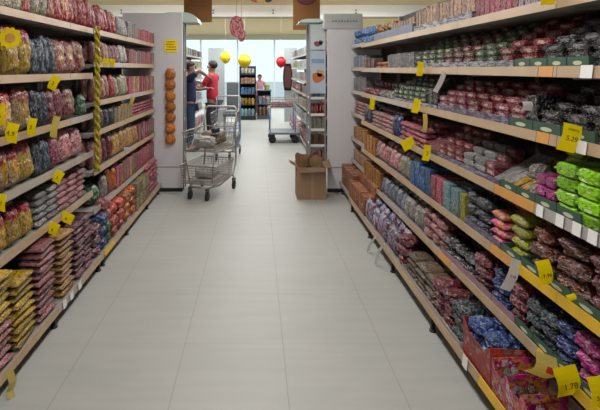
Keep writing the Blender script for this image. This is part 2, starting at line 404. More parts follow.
# ------------------------------------------------------------------ gondola builder
def gondola(label, side, xf, xb, ya, yb, zs, xbot, zbot, height, feet, strips, name='shelving_unit', dark=False):
    """shelving run along the aisle: back panel, uprights, shelves (> price strips), feet"""
    sgn = 1 if side == 'R' else -1
    root = tag(empty(name, (sgn*(xf+xb)/2, (ya+yb)/2, 0)), label, 'shelving')
    inv = Matrix.Translation(-root.location)
    def add(nm, bm, mat, par=None):
        me = tomesh(bm); o = link(nm, me, par or root, mat)
        if par is None: me.transform(inv)
        else: me.transform(inv)
        return o
    X = lambda a, b: sorted((sgn*a, sgn*b))
    def bx(bm, xa, xb_, y0, y1, z0, z1):
        x0, x1 = X(xa, xb_); box(bm, (x0, y0, z0), (x1, y1, z1))
    bm = bmesh.new(); bx(bm, xb, xb+.02, ya, yb, .08, height); add('back_panel', bm, M['shelf_dark'])
    n = max(1, int(round((yb-ya)/.8)))
    for i in range(n+1):
        y = ya+(yb-ya)*i/n; y = min(max(y, ya+.02), yb-.02)
        bm = bmesh.new(); bx(bm, xb-.03, xb, y-.015, y+.015, 0, height); add('upright', bm, M['upright'])
    for k, z in enumerate(list(zs)+[zbot]):
        f = xbot if k == len(zs) else xf
        bm = bmesh.new(); bx(bm, f+.006, xb-.031, ya, yb, z-.022, z+.002)
        for i in range(n+1):   # brackets under the shelf board
            y = ya+(yb-ya)*i/n; y = min(max(y, ya+.006), yb-.006)
            bx(bm, f+.04, xb-.031, y-.003, y+.003, z-.034, z-.022)
        s = add('shelf', bm, M['shelf'])
        segs = strips(k, ya, yb)
        for (y0, y1, mt) in segs:
            bm = bmesh.new()
            vs = box(bm, (0, y0, -.024), (.006, y1, .022))
            for v in vs:   # lean the strip back a little
                v.co.x = sgn*(f + v.co.x + (v.co.z)*.12)
                v.co.z += z
            add('price_strip', bm, M[mt], s)
    for y in feet:
        bm = bmesh.new()
        bx(bm, xbot+.02, xbot+.045, y-.012, y+.012, .012, zbot-.022)
        lathe(bm, [(.022, 0), (.022, .01), (.01, .016)], 10, Matrix.Translation((sgn*(xbot+.032), y, 0)))
        add('foot', bm, M['black'])
    bm = bmesh.new(); bx(bm, xbot+.16, xbot+.175, ya, yb, .0, .085); add('kick_plate', bm, M['shelf_dark'])
    return root

def strips_from(table, default='tan', cut=.9):
    """table[k] = list of (y0,y1,mat) overrides"""
    def fn(k, ya, yb):
        cuts = sorted(set([ya, yb]+[c for s in table.get(k, []) for c in s[:2] if ya < c < yb]+[ya+cut*i for i in range(1, int((yb-ya)/cut)+1) if ya+cut*i < yb-.05]))
        out = []
        for a, b_ in zip(cuts, cuts[1:]):
            mid = (a+b_)/2; mt = default
            for s in table.get(k, []):
                if s[0] <= mid <= s[1]: mt = s[2]
            if mt == default and random.random() < .12: mt = 'pale'
            out.append((a+.002, b_-.002, mt))
        return out
    return fn

# left: near run and far run
XL, XLb, XLB = 1.37, 1.85, 1.28
LN = [2.0, 1.625, 1.29, .975, .64]; LF = [2.0, 1.72, 1.385, 1.127, .80, .47]
gondola('long near shelving run on the left, filled with big bags', 'L', XL, XLb, 1.45, 3.70, LN, XLB, .115, 2.3, (2.02, 2.86, 3.66),
        strips_from({5: [(2.85, 3.3, 'pale')]}))
gondola('far shelving run on the left, ending at the grey panel', 'L', XL, XLb, 3.72, 5.98, LF, XLB, .115, 2.3, (3.76, 4.46, 5.28, 5.9),
        strips_from({6: [(3.72, 4.0, 'yellow_strip')]}))
# right: main run and short end run
XR, XRb, XRB = 1.25, 1.72, 1.10
RM = [1.956, 1.67, 1.38, 1.055, .73, .4175]
yr = lambda x, X=XR: F*X/(x-PX)
gondola('long shelving run on the right, filled with bars and sweets', 'R', XR, XRb, .93, 5.22, RM, XRB, .145, 2.3, (1.9, 2.82, 3.64, 4.38, 5.17),
        strips_from({0: [(yr(600), yr(470), 'tan')], 1: [(yr(553), yr(538), 'orange')], 2: [(yr(549), yr(536), 'orange')], 3: [(yr(534), yr(494), 'orange'), (.93, yr(536), 'grey_strip')],
                     4: [(.93, yr(515), 'yellow_strip'), (yr(515), yr(490), 'orange')], 5: [(.93, yr(536), 'yellow_strip'), (yr(450), yr(438), 'orange')], 6: [(.93, F*XRB/(478-PX), 'yellow_strip')]}))
gondola('short shelving bay at the far right end', 'R', 1.29, XRb, 5.24, 5.97, [1.98, 1.68, 1.38, 1.09, .755, .46], XRB+.03, .145, 2.25, (5.9,),
        strips_from({}, 'pale'))

LNn = ['top', 'second', 'third', 'fourth', 'fifth', 'bottom']
def FR(side, front, z, phrase, depth=.4): return Frame(side, front, z+.004, phrase, depth)
ln = [FR('L', XL, z, f'on near left {LNn[i]} shelf') for i, z in enumerate(LN)] + [FR('L', XLB, .115, 'on near left bottom shelf')]
lfn = ['top', 'second', 'third', 'fourth', 'fifth', 'sixth']
lf = [FR('L', XL, z, f'on far left {lfn[i]} shelf') for i, z in enumerate(LF)] + [FR('L', XLB, .115, 'on far left bottom shelf')]
rm = [FR('R', XR, z, f'on right {lfn[i]} shelf') for i, z in enumerate(RM)] + [FR('R', XRB, .145, 'on right bottom shelf')]
re_ = [FR('R', 1.29, z, f'on end bay {lfn[i]} shelf') for i, z in enumerate([1.98, 1.68, 1.38, 1.09, .755, .46])] + [FR('R', XRB+.03, .145, 'on end bay bottom shelf')]

# ------------------------------------------------------------------ palettes
def P(*c, **k): return pack(c, **k)
pm = dict(
 beige_red=P('#9f8560', '#c0a880', '#7a5c44', '#ccbca0', top='#8a2a34', label='#c9921e', sc_=9),
 beige_yel=P('#96804f', '#b8a06a', '#c4a23c', '#7a5a48', top='#93404a', sc_=8),
 maroon=P('#5c2036', '#7c3048', '#a0707a', '#40182a', sc_=6),
 maroon_beige=P('#6c2b3c', '#93505a', '#b09080', '#501c30', label='#a88a6c', sc_=7),
 navy=P('#28303e', '#3c4a60', '#20242e', '#6c7684', '#96a0aa', sc_=5, kind='noise'),
 navydark=P('#171c2a', '#242c40', '#10131c', '#56606c', sc_=5),
 red=P('#8c1a26', '#a82a34', '#701420', '#c0746c', sc_=5),
 redcream=P('#a02030', '#8a1a28', '#b43c44', '#c8b48c', sc_=4),
 palegreen=P('#a4a892', '#8a8f7c', '#c0b8a4', '#7c5a50', sc_=6),
 whiteblack=P('#b0aaa4', '#8c8680', '#34343a', '#c4bebc', sc_=7, kind='cells'),
 pink=P('#96606a', '#8c4a58', '#b08a8c', '#75404a', sc_=6),
 pinkred=P('#a03c54', '#b85c6c', '#8a2038', '#c49a9c', sc_=7, kind='cells'),
 piled_pink=P('#98243f', '#b44c60', '#d0a8a8', '#701c34', '#d4bcb4', '#84203a', sc_=9),
 gold=P('#c09a2c', '#d8b43a', '#94702c', '#e0d078', '#8a3c38', sc_=8),
 beigestack=P('#b8985c', '#ccb080', '#987848', '#8c3c44', '#d0bc98', sc_=8),
 zigzag=P('#1c1c24', '#d0ccc8', '#22242c', '#c0bcb8', '#14141c', '#a8a8ac', sc_=4.5, kind='noise'),
 redwhite=P('#a02038', '#d0b4b4', '#a83444', '#d4c4c0', '#601828', '#b44c58', sc_=9),
 darkpile=P('#54203a', '#7c2c44', '#2a1c28', '#c0989c', '#6c2038', sc_=9),
 blue=P('#24407e', '#3458a0', '#1c2e5c', '#8ca0c0', sc_=6),
 green=P('#1c4a34', '#2c6a48', '#14382a', '#98a890', sc_=5),
 orange=P('#b0501c', '#c8702c', '#a03024', '#d09848', sc_=5),
 redorange=P('#a82a2c', '#c04c30', '#b83a50', '#d0885c', sc_=6),
 bglass=P('#8c8468', '#a09878', '#74785c', '#b0a68c', sc_=6),
 beigegreen=P('#9c9068', '#b0a480', '#6c7a54', '#8c5048', sc_=6, kind='cells'),
 brown=P('#5a4030', '#74543c', '#44302a', '#8c7058', sc_=6),
 # right hand goods
 barred=P('#86141f', '#5a0e18', '#9a2830', '#702024', sc_=4, shine=.22, label='#c8a8a0'),
 bardark=P('#1c1a1e', '#2c2a2e', '#141216', '#3c3a3e', sc_=4, shine=.15, label='#8c8a8c'),
 barblack=P('#141416', '#232328', '#0e0e10', '#2c2c34', sc_=4, shine=.12, label='#5c5c64'),
 bargreen=P('#33502c', '#44643a', '#26331f', '#54684c', sc_=4, shine=.2, label='#c0bca4'),
 barbrown=P('#5a221c', '#6c2c24', '#38181a', '#4c2c24', sc_=4, shine=.2, label='#b8a494'),
 barsilver=P('#6c6a6e', '#8c8a8c', '#3c3a40', '#a8a4a4', sc_=4, shine=.25),
 barpink=P('#8c3848', '#7c2838', '#a86874', '#5c1c2c', sc_=4, shine=.2, label='#d0b8b4'),
 lime=P('#8ccc28', '#9cdc38', '#7cb81e', '#c8e4a0', sc_=2, shine=.45),
 limepale=P('#a0c850', '#b0c070', '#80a828', sc_=3, shine=.4),
 magenta=P('#b03c84', '#c85c9c', '#8c2c64', '#d08cb0', sc_=4, shine=.4),
 yellowpack=P('#b88c1c', '#c8a030', '#946c18', '#5c4420', sc_=4),
 yellowlime=P('#a8b03c', '#bcc050', '#8c8c34', '#c4b48c', sc_=4),
 brownred=P('#50281f', '#6a3428', '#3c1c1a', '#8c5c48', '#7c2c2c', sc_=5),
 tealwhite=P('#7ca0a8', '#98b4b8', '#5c8490', '#bcc4c4', sc_=5, shine=.4),
 bluebox=P('#2a5890', '#3c6ca4', '#1e4070', '#88a4bc', sc_=4, shine=.4),
 pinkbox=P('#b05060', '#c07080', '#983c50', '#ccA0a0', sc_=4, shine=.4),
 salmon=P('#b85a58', '#c06862', '#b05450', '#c0706c', sc_=3, shine=.5),
 pinkyellow=P('#c85a8c', '#d06c98', '#d8a048', '#c04c7c', '#d8c0c0', sc_=2.0, shine=.5),
 bluegrey=P('#707c90', '#8c96a4', '#545e74', '#a8acb4', '#6c4c50', sc_=6),
 greywhite=P('#84827c', '#a09c94', '#605c5c', '#b4aca4', sc_=6),
 redblue=P('#8c2430', '#a4a4b4', '#2c3c7c', '#b8b4bc', sc_=5, kind='cells'),
 whiteblue=P('#a4acc0', '#7484ac', '#902838', '#bcc0cc', sc_=4, kind='cells'),
 khaki=P('#5c4c3c', '#6c5a46', '#4c3c32', '#7c6c58', sc_=5, shine=.35),
 redblack=P('#6c1824', '#2a141c', '#8c2c38', '#181418', '#a06468', sc_=6),
 darkteal=P('#18262c', '#223840', '#101a20', '#5c7074', sc_=6),
 navypack=P('#1c2850', '#28387c', '#141c38', '#6c7ca8', sc_=5),
 orangebox=P('#a86828', '#b87c34', '#7c3020', '#c8a45c', '#5c4030', sc_=6, shine=.45, kind='cells'),
 redbrown=P('#8c2c20', '#a4402c', '#b8843c', '#5c1c1c', '#b09070', sc_=5, shine=.4, kind='cells'),
 crumpleblue=P('#2c64a4', '#4484c0', '#204880', '#a4b8cc', sc_=6),
 slim=P('#a07850', '#b49474', '#7c6c6c', '#c0a890', '#8c4c3c', sc_=4, shine=.45, kind='cells'),
 slimblue=P('#5c7090', '#a08c90', '#7c4c5c', '#b0a8ac', sc_=4, shine=.45, kind='cells'),
 trayg=P('#8c8a90', '#a4a2a8', '#6c6c78', '#b4b2b0', sc_=4, shine=.4, kind='cells'),
)
# ------------------------------------------------------------------ left near goods
B = block
# shelf 1
B(ln[0], -60, 8, 'pale boxed packet', 'food_packet', 'packet', 'bag', (.16, .07, .19), pm['palegreen'], (1, 1))
B(ln[0], 8, 28, 'clear pale packet with brown filling', 'food_packet', 'packet', 'bag', (.13, .07, .19), pm['palegreen'], (1, 1))
B(ln[0], 28, 38, 'red narrow bag', 'food_bag', 'bag', 'bag', (.10, .07, .19), pm['red'], (1, 1))
B(ln[0], 38, 52, 'white and green tall bag', 'food_bag', 'bag', 'bag', (.10, .08, .22), pm['palegreen'], (1, 1))
B(ln[0], 52, 74, 'red bag with cream foot', 'food_bag', 'bag', 'gbag', (.11, .08, .24), pm['redcream'], (1, 1))
B(ln[0], 74, 90, 'bright red pleated bag', 'food_bag', 'bag', 'gbag', (.09, .09, .27), pm['red'], (1, 1))
B(lf[0], 90.5, 119, 'glossy red bag', 'food_bag', 'bag', 'gbag', (.11, .09, .25), pm['red'], (1, 1))
B(lf[0], 120, 130, 'white and black packet', 'food_packet', 'packet', 'bag', (.10, .06, .21), pm['whiteblack'], (1,))
B(lf[0], 130, 139, 'speckled white box', 'food_box', 'box', 'box', (.10, .06, .21), pm['whiteblack'], (1,))
B(lf[0], 139, 157, 'pink and beige small carton', 'carton', 'carton', 'box', (.085, .06, .17), [pm['pink'], pm['slim'], pm['pinkred']], (1, 1))
# shelf 2 near
B(ln[1], -70, 12, 'maroon and yellow large bag', 'food_bag', 'bag', 'bag', (.26, .12, .31), pm['maroon_beige'], (1,))
B(ln[1], 12, 38, 'clear pasta bag with yellow print', 'pasta_bag', 'bag', 'bag', (.17, .12, .31), pm['beige_yel'], (1, 1))
B(ln[1], 38, 60, 'dark blue tall slim packet', 'noodle_packet', 'packet', 'bag', (.085, .07, .26), pm['navy'], (1, 1))
B(ln[1], 60, 90, 'maroon plump bag', 'snack_bag', 'bag', 'gbag', (.16, .12, .27), pm['maroon_beige'], (1, 1))
# shelf 3
B(ln[2], -70, 0, 'beige pasta bag', 'pasta_bag', 'bag', 'bag', (.2, .12, .27), pm['beige_red'], (1,))
B(ln[2], 0, 38, 'red topped pasta bag with yellow badge', 'pasta_bag', 'bag', 'bag', (.21, .12, .28), pm['beige_red'], (1, 1))
B(ln[2], 38, 54, 'navy slim packet', 'noodle_packet', 'packet', 'bag', (.075, .07, .25), pm['navydark'], (1, 1))
B(ln[2], 54, 68, 'purple maroon bag', 'snack_bag', 'bag', 'gbag', (.14, .10, .26), pm['maroon'], (1,))
B(ln[2], 68, 84, 'maroon bag with beige window', 'snack_bag', 'bag', 'gbag', (.2, .12, .26), pm['maroon_beige'], (1,))
B(ln[2], 85, 91, 'dark green short bag', 'snack_bag', 'bag', 'bag', (.09, .08, .17), pm['green'], (1,))
# shelf 4
B(ln[3], -70, 3, 'beige large bag', 'pasta_bag', 'bag', 'bag', (.2, .11, .25), pm['beige_yel'], (1,))
B(ln[3], 3, 28, 'pasta bag with yellow badge', 'pasta_bag', 'bag', 'bag', (.16, .12, .25), pm['beige_red'], (1, 1))
B(ln[3], 28, 42, 'beige bag with red shoulder', 'pasta_bag', 'bag', 'bag', (.16, .12, .25), pm['beige_yel'], (1,))
B(ln[3], 42, 56, 'grey blue slim packet', 'noodle_packet', 'packet', 'bag', (.075, .07, .23), pm['navy'], (1, 1))
B(ln[3], 56, 66, 'dull maroon bag', 'snack_bag', 'bag', 'gbag', (.14, .10, .22), pm['maroon'], (1,))
B(ln[3], 66, 88, 'red and cream plump bag', 'snack_bag', 'bag', 'gbag', (.18, .13, .24), pm['redwhite'], (1,))
# shelf 5
B(ln[4], -70, 0, 'clear maroon bag', 'pasta_bag', 'bag', 'bag', (.18, .11, .22), pm['maroon_beige'], (1,))
B(ln[4], 0, 41, 'beige clear bag with maroon edge', 'pasta_bag', 'bag', 'bag', (.13, .10, .23), pm['beige_yel'], (1, 1))
B(ln[4], 42, 64, 'black and white zigzag packet', 'noodle_packet', 'packet', 'flat', (.14, .12, .045), pm['zigzag'], (5,))
B(ln[4], 64, 91, 'red and white flat packet', 'noodle_packet', 'packet', 'flat', (.15, .12, .045), pm['redwhite'], (5,))
# bottom near
B(ln[5], -75, -8, 'crimson flat bag', 'rice_bag', 'bag', 'flat', (.24, .17, .045), pm['piled_pink'], (8,), inset=.02)
B(ln[5], -8, 22, 'crimson flat bag below the gold pile', 'rice_bag', 'bag', 'flat', (.23, .17, .045), pm['piled_pink'], (5,), inset=.02)
B(ln[5], -8, 22, 'gold flat bag', 'rice_bag', 'bag', 'flat', (.23, .17, .042), pm['gold'], (6,), inset=.02, lift=.24)
B(ln[5], 22, 42, 'yellow flat bag', 'rice_bag', 'bag', 'flat', (.21, .17, .042), pm['gold'], (9,), inset=.02)
B(ln[5], 42, 64, 'raspberry flat bag', 'rice_bag', 'bag', 'flat', (.21, .17, .042), pm['piled_pink'], (11,), inset=.02)
B(ln[5], 64, 82, 'beige striped flat bag', 'rice_bag', 'bag', 'flat', (.21, .17, .042), pm['beigestack'], (10,), inset=.02)
B(ln[5], 82, 98, 'dark maroon flat bag', 'rice_bag', 'bag', 'flat', (.21, .17, .045), pm['darkpile'], (9,), inset=.02)
# ------------------------------------------------------------------ left far goods
B(lf[1], 98, 112, 'brown beige small pouch', 'snack_pouch', 'pouch', 'bag', (.10, .07, .20), pm['maroon_beige'], (1, 1))
B(lf[1], 112, 122, 'maroon small pouch', 'snack_pouch', 'pouch', 'bag', (.10, .07, .19), pm['maroon'], (1, 1))
B(lf[1], 122, 131, 'white pouch', 'snack_pouch', 'pouch', 'bag', (.13, .07, .21), pm['whiteblack'], (1,))
B(lf[1], 131, 157, 'pink or cream carton', 'carton', 'carton', 'box', (.09, .06, .18), [pm['pink'], pm['pinkred'], pm['whiteblack']], (1, 1))
B(lf[2], 97, 113, 'maroon and beige pouch', 'snack_pouch', 'pouch', 'bag', (.11, .07, .23), pm['maroon_beige'], (1, 1))
B(lf[2], 113, 119, 'bright red pouch', 'snack_pouch', 'pouch', 'bag', (.10, .07, .23), pm['red'], (1,))
B(lf[2], 119, 131, 'green and white pouch', 'snack_pouch', 'pouch', 'bag', (.11, .07, .22), pm['palegreen'], (1, 1))
B(lf[2], 131, 157, 'rosy or tan carton', 'carton', 'carton', 'box', (.09, .06, .21), [pm['pinkred'], pm['slim'], pm['red']], (1, 1))
B(lf[3], 97, 108, 'brown pouch', 'snack_pouch', 'pouch', 'bag', (.12, .07, .19), pm['brown'], (1, 1))
B(lf[3], 108, 117, 'dark pouch', 'snack_pouch', 'pouch', 'bag', (.11, .07, .17), pm['navydark'], (1,))
B(lf[3], 117, 135, 'beige or green carton', 'carton', 'carton', 'box', (.10, .06, .18), [pm['bglass'], pm['beigegreen'], pm['slim']], (1, 1))
B(lf[3], 135, 157, 'pink flat packet', 'snack_packet', 'packet', 'flat', (.12, .09, .035), pm['pinkred'], (4,))
B(lf[4], 97, 106, 'red pouch', 'snack_pouch', 'pouch', 'bag', (.13, .08, .25), pm['redwhite'], (1, 1))
B(lf[4], 106, 116, 'navy and red pouch', 'snack_pouch', 'pouch', 'bag', (.12, .08, .25), pm['redblack'], (1, 1))
B(lf[4], 116, 141, 'straw coloured packet', 'noodle_packet', 'packet', 'bag', (.12, .07, .23), pm['beigestack'], (1, 1))
B(lf[4], 141, 157, 'pink, tan or maroon carton', 'carton', 'carton', 'box', (.10, .06, .22), [pm['pink'], pm['slim'], pm['barpink']], (1, 1))
B(lf[5], 97, 106, 'round dark green netted bag', 'snack_bag', 'bag', 'ball', (.2, .18, .21), pm['green'], (1,), jit=.01)
B(lf[5], 106, 112, 'grey white pouch', 'snack_pouch', 'pouch', 'bag', (.12, .08, .22), pm['whiteblack'], (1,))
B(lf[5], 112, 119, 'orange brown pouch', 'snack_pouch', 'pouch', 'bag', (.13, .08, .24), pm['orange'], (1,))
B(lf[5], 119, 140, 'beige, green or pink carton', 'carton', 'carton', 'box', (.11, .07, .24), [pm['beigegreen'], pm['slim'], pm['pinkred']], (1, 1))
B(lf[5], 140, 157, 'maroon and beige carton', 'carton', 'carton', 'box', (.11, .07, .24), pm['pinkred'], (1, 1))
B(lf[6], 97.5, 106, 'wine coloured crumpled bag', 'snack_bag', 'bag', 'lump', (.2, .2, .09), pm['darkpile'], (3,))
B(lf[6], 106, 111, 'blue crumpled bag', 'snack_bag', 'bag', 'lump', (.15, .16, .1), pm['blue'], (3,))
B(lf[6], 111, 115, 'green crumpled bag', 'snack_bag', 'bag', 'lump', (.11, .14, .1), pm['green'], (2,))
B(lf[6], 111, 115, 'pink crumpled bag over green one', 'snack_bag', 'bag', 'lump', (.11, .14, .1), pm['piled_pink'], (2,), lift=.205)
B(lf[6], 115, 128, 'orange red crumpled bag', 'snack_bag', 'bag', 'lump', (.19, .2, .1), pm['redorange'], (3,))
B(lf[6], 128, 139, 'bright orange crumpled bag', 'snack_bag', 'bag', 'lump', (.19, .2, .1), pm['orange'], (3,))
B(lf[6], 139, 151, 'green and cream box', 'food_box', 'box', 'box', (.13, .1, .15), pm['beigegreen'], (2, 2))
B(lf[6], 151, 161, 'red soft packet', 'snack_packet', 'packet', 'flat', (.18, .16, .06), pm['pinkred'], (6,))
# ------------------------------------------------------------------ right goods
# trays that hold the bars: open carton with low front, logo plate on green ones
logo_m = plain('logo_cream', '#b0b49a', .6)
def tray(fr, x0, x1, hgt, mat, label, depth=.2, logo=False, n=1, px=True):
    a0, a1 = sorted((fr.Y(x0), fr.Y(x1))) if px else sorted((x0, x1))
    st = (a1-a0)/n
    for i in range(n):
        y0, y1 = a0+st*i+.003, a0+st*(i+1)-.003; w = y1-y0
        p = fr.pt((y0+y1)/2, .012)
        root = tag(empty('display_tray', p, fr.rz), None, None)
        bits = '' if n == 1 else (' nearest' if i == 0 else ' farthest' if i == n-1 else f" {ORD[i] if i else ''} nearest")
        tag(root, f'{label},{bits} {fr.phrase}' if bits else f'{label} {fr.phrase}', 'display tray', f'{label}s {fr.phrase}')
        bm = bmesh.new(); box(bm, (-w/2, 0, 0), (w/2, .003, hgt)); link('front_panel', tomesh(bm), root, mat)
        bm = bmesh.new(); box(bm, (-w/2, .003, 0), (w/2, depth, .003)); link('base', tomesh(bm), root, mat)
        for s in (-1, 1):
            bm = bmesh.new(); x = s*(w/2-.0015)
            vs = box(bm, (x-.0015, .003, .003), (x+.0015, depth, hgt)); link('side_panel', tomesh(bm), root, mat)
        if logo:
            bm = bmesh.new(); bmesh.ops.create_circle(bm, cap_ends=True, radius=1, segments=16)
            for v in bm.verts: v.co = Vector((v.co.x*w*.22, -.001, hgt*.55+v.co.y*hgt*.16))
            bmesh.ops.reverse_faces(bm, faces=bm.faces[:])
            link('logo', tomesh(bm), root, logo_m)
green_tray = plain('tray_green_card', '#33503f', .5, var=.3, scale=25)
grey_tray = P('#8c8c94', '#b0aeb0', '#5c5c68', '#9898a4', '#3c3840', sc_=2.6, shine=.45, kind='cells')
purple_tray = P('#6c6a80', '#908ca0', '#4c4c60', '#80788c', '#5c4450', sc_=2.6, shine=.45, kind='cells')
BW = (.13, .055, .036)
TL = .004
def bars(fr, x0, x1, desc, mat, levels=(2, 3, 4), size=BW, inset=.022, name='chocolate_bar', cat='chocolate bar', **k):
    B(fr, x0, x1, desc, name, cat, 'bar', size, pm[mat], levels, inset=inset, lift=TL, jit=.06, riser=True, **k)
# R0 top
B(rm[0], 361, 372, 'blue crumpled bag', 'snack_bag', 'bag', 'lump', (.13, .14, .10), pm['crumpleblue'], (2, 2), inset=.04)
B(rm[0], 372, 388, 'orange yellow packet', 'snack_packet', 'packet', 'lump', (.11, .12, .09), pm['orangebox'], (2, 2), inset=.04)
B(rm[0], 388, 411, 'pale orange slim box', 'slim_box', 'box', 'box', (.07, .05, .15), pm['slim'], (1, 1), inset=.03)
tray(rm[0], 373, 411, .09, plain('tray_bluegrey', '#6c7484', .5, var=.4, scale=30), 'blue grey display tray', n=3)
B(rm[0], 412, 470, 'tan slim upright box', 'slim_box', 'box', 'box', (.055, .05, .19), pm['slim'], (1, 1), inset=.03)
tray(rm[0], 412, 470, .06, grey_tray, 'grey white display tray', n=3)
B(rm[0], 470, 512, 'rosy slim upright box', 'slim_box', 'box', 'box', (.05, .05, .17), pm['pinkred'], (1, 1), inset=.03)
B(rm[0], 512, 560, 'pink and blue slim box', 'slim_box', 'box', 'box', (.05, .05, .17), pm['slimblue'], (1,), inset=.03)
B(rm[0], 560, 640, 'silver blue slim box', 'slim_box', 'box', 'box', (.06, .05, .17), pm['bluegrey'], (1,), inset=.03)
# R1
B(rm[1], 361.5, 372, 'dark upright box', 'slim_box', 'box', 'box', (.16, .1, .14), pm['brown'], (1,))
B(rm[1], 372, 384, 'orange soft packet', 'snack_packet', 'packet', 'flat', (.2, .1, .04), pm['orange'], (2,))
B(rm[1], 385, 411, 'grey slender carton', 'slim_box', 'box', 'box', (.075, .1, .15), pm['barsilver'], (1,), gap=.02)
bars(rm[1], 412, 440, 'dark green wrapped bar', 'bargreen', (3, 4, 5, 6, 7))
bars(rm[1], 440, 470, 'brown red wrapped bar', 'barbrown', (3, 4, 5, 6, 7))
bars(rm[1], 470, 492, 'pale green wrapped bar', 'bargreen', (3, 4, 5, 6, 7))
bars(rm[1], 492, 512, 'bright red wrapped bar', 'barred', (3, 4, 5, 6, 7))
bars(rm[1], 512, 536, 'dark red wrapped bar', 'barred', (3, 4, 5, 6, 7))
bars(rm[1], 536, 585, 'black glossy wrapped bar', 'bardark', (3, 4, 5, 6, 7))
bars(rm[1], 585, 680, 'black large wrapped bar', 'barblack', (3, 4, 5, 6, 7), name='biscuit_packet', cat='packet')
tray(rm[1], 420, 511, .05, grey_tray, 'grey printed display tray', n=5, depth=.3)
tray(rm[1], 512, 586, .055, green_tray, 'dark green display tray', n=4, depth=.3, logo=True)
# R2
B(rm[2], 361.5, 376, 'maroon crumpled packet', 'snack_packet', 'packet', 'lump', (.13, .12, .08), pm['redblack'], (1, 2))
B(rm[2], 376, 390, 'mottled dark packet', 'snack_packet', 'packet', 'lump', (.12, .12, .08), pm['greywhite'], (1, 2))
bars(rm[2], 391, 423, 'green and cream wrapped bar', 'bargreen', (3, 4, 5, 6), name='wafer_bar', cat='wafer bar')
B(rm[2], 424, 434, 'black tilted box', 'slim_box', 'box', 'box', (.1, .2, .13), pm['barblack'], (1,))
bars(rm[2], 436, 462, 'pink foil wrapped bar', 'barpink', (3, 4, 5, 6), name='wafer_bar', cat='wafer bar')
bars(rm[2], 462, 490, 'red silver wrapped bar', 'barred', (3, 4, 5, 6), name='wafer_bar', cat='wafer bar')
bars(rm[2], 490, 520, 'silver brown wrapped bar', 'barpink', (3, 4, 5, 6), name='wafer_bar', cat='wafer bar')
B(rm[2], 520, 532, 'tall black box', 'slim_box', 'box', 'box', (.12, .12, .19), pm['barblack'], (1,))
bars(rm[2], 533, 585, 'black matt wrapped bar', 'bardark', (3, 4, 5, 6), name='wafer_bar', cat='wafer bar')
bars(rm[2], 585, 680, 'charcoal wrapped bar', 'barblack', (3, 4, 5, 6), name='wafer_bar', cat='wafer bar')
tray(rm[2], 392, 435, .04, grey_tray, 'grey small display tray', n=3, depth=.3)
tray(rm[2], 436, 506, .055, purple_tray, 'lilac printed display tray', n=4, depth=.3)
tray(rm[2], 507, 592, .06, green_tray, 'deep green display tray', n=3, depth=.3, logo=True)
# R3
B(rm[3], 361.5, 369, 'navy bag', 'snack_bag', 'bag', 'bag', (.16, .1, .22), pm['navydark'], (1, 1))
B(rm[3], 369, 389, 'red crinkled packet', 'snack_packet', 'packet', 'flat', (.13, .1, .04), pm['redwhite'], (4, 5))
B(rm[3], 389, 396, 'navy tall packet', 'snack_packet', 'packet', 'bag', (.12, .08, .19), pm['navypack'], (1,))
B(rm[3], 396, 421, 'pink crinkled packet', 'snack_packet', 'packet', 'flat', (.13, .1, .04), pm['pinkred'], (4, 5))
B(rm[3], 422, 434, 'long maroon pink sloping pack', 'biscuit_packet', 'packet', 'box', (.05, .28, .05), pm['barpink'], (1,), tilt=.55)
bars(rm[3], 435, 459, 'red strawberry coloured bar', 'barred', (3, 4, 5, 6), name='biscuit_packet', cat='packet')
bars(rm[3], 459, 481, 'silver and black wrapped bar', 'zigzag', (3, 4, 5), name='biscuit_packet', cat='packet')
bars(rm[3], 481, 490, 'rosy wrapped bar', 'barpink', (3, 4, 5), name='biscuit_packet', cat='packet')
B(rm[3], 490, 506, 'long black and white sloping pack', 'biscuit_packet', 'packet', 'box', (.055, .27, .05), pm['zigzag'], (1,), tilt=.5)
B(rm[3], 506, 521, 'long yellow sloping pack', 'biscuit_packet', 'packet', 'box', (.055, .26, .05), pm['yellowpack'], (1,), tilt=.5)
B(rm[3], 521, 529, 'brown grey crumpled bag', 'snack_bag', 'bag', 'lump', (.12, .13, .09), pm['greywhite'], (2,), inset=.03)
B(rm[3], 530, 549, 'magenta wrapped block', 'biscuit_packet', 'packet', 'bar', (.075, .12, .048), pm['magenta'], (3,), inset=.02, lift=TL)
B(rm[3], 549, 593, 'lime green wrapped block', 'biscuit_packet', 'packet', 'bar', (.12, .12, .056), pm['lime'], (4, 4), inset=.02, lift=TL)
B(rm[3], 594, 680, 'grey brown bag', 'snack_bag', 'bag', 'lump', (.16, .14, .1), pm['greywhite'], (2,), inset=.02)
B(rm[3], 526, 549, 'lime block behind the magenta blocks', 'biscuit_packet', 'packet', 'bar', (.12, .12, .056), pm['limepale'], (5,), inset=.16)
tray(rm[3], 436, 497, .045, purple_tray, 'lilac grey display tray', n=3, depth=.2)
tray(rm[3], 498, 578, .055, green_tray, 'bottle green display tray', n=4, depth=.16, logo=True)
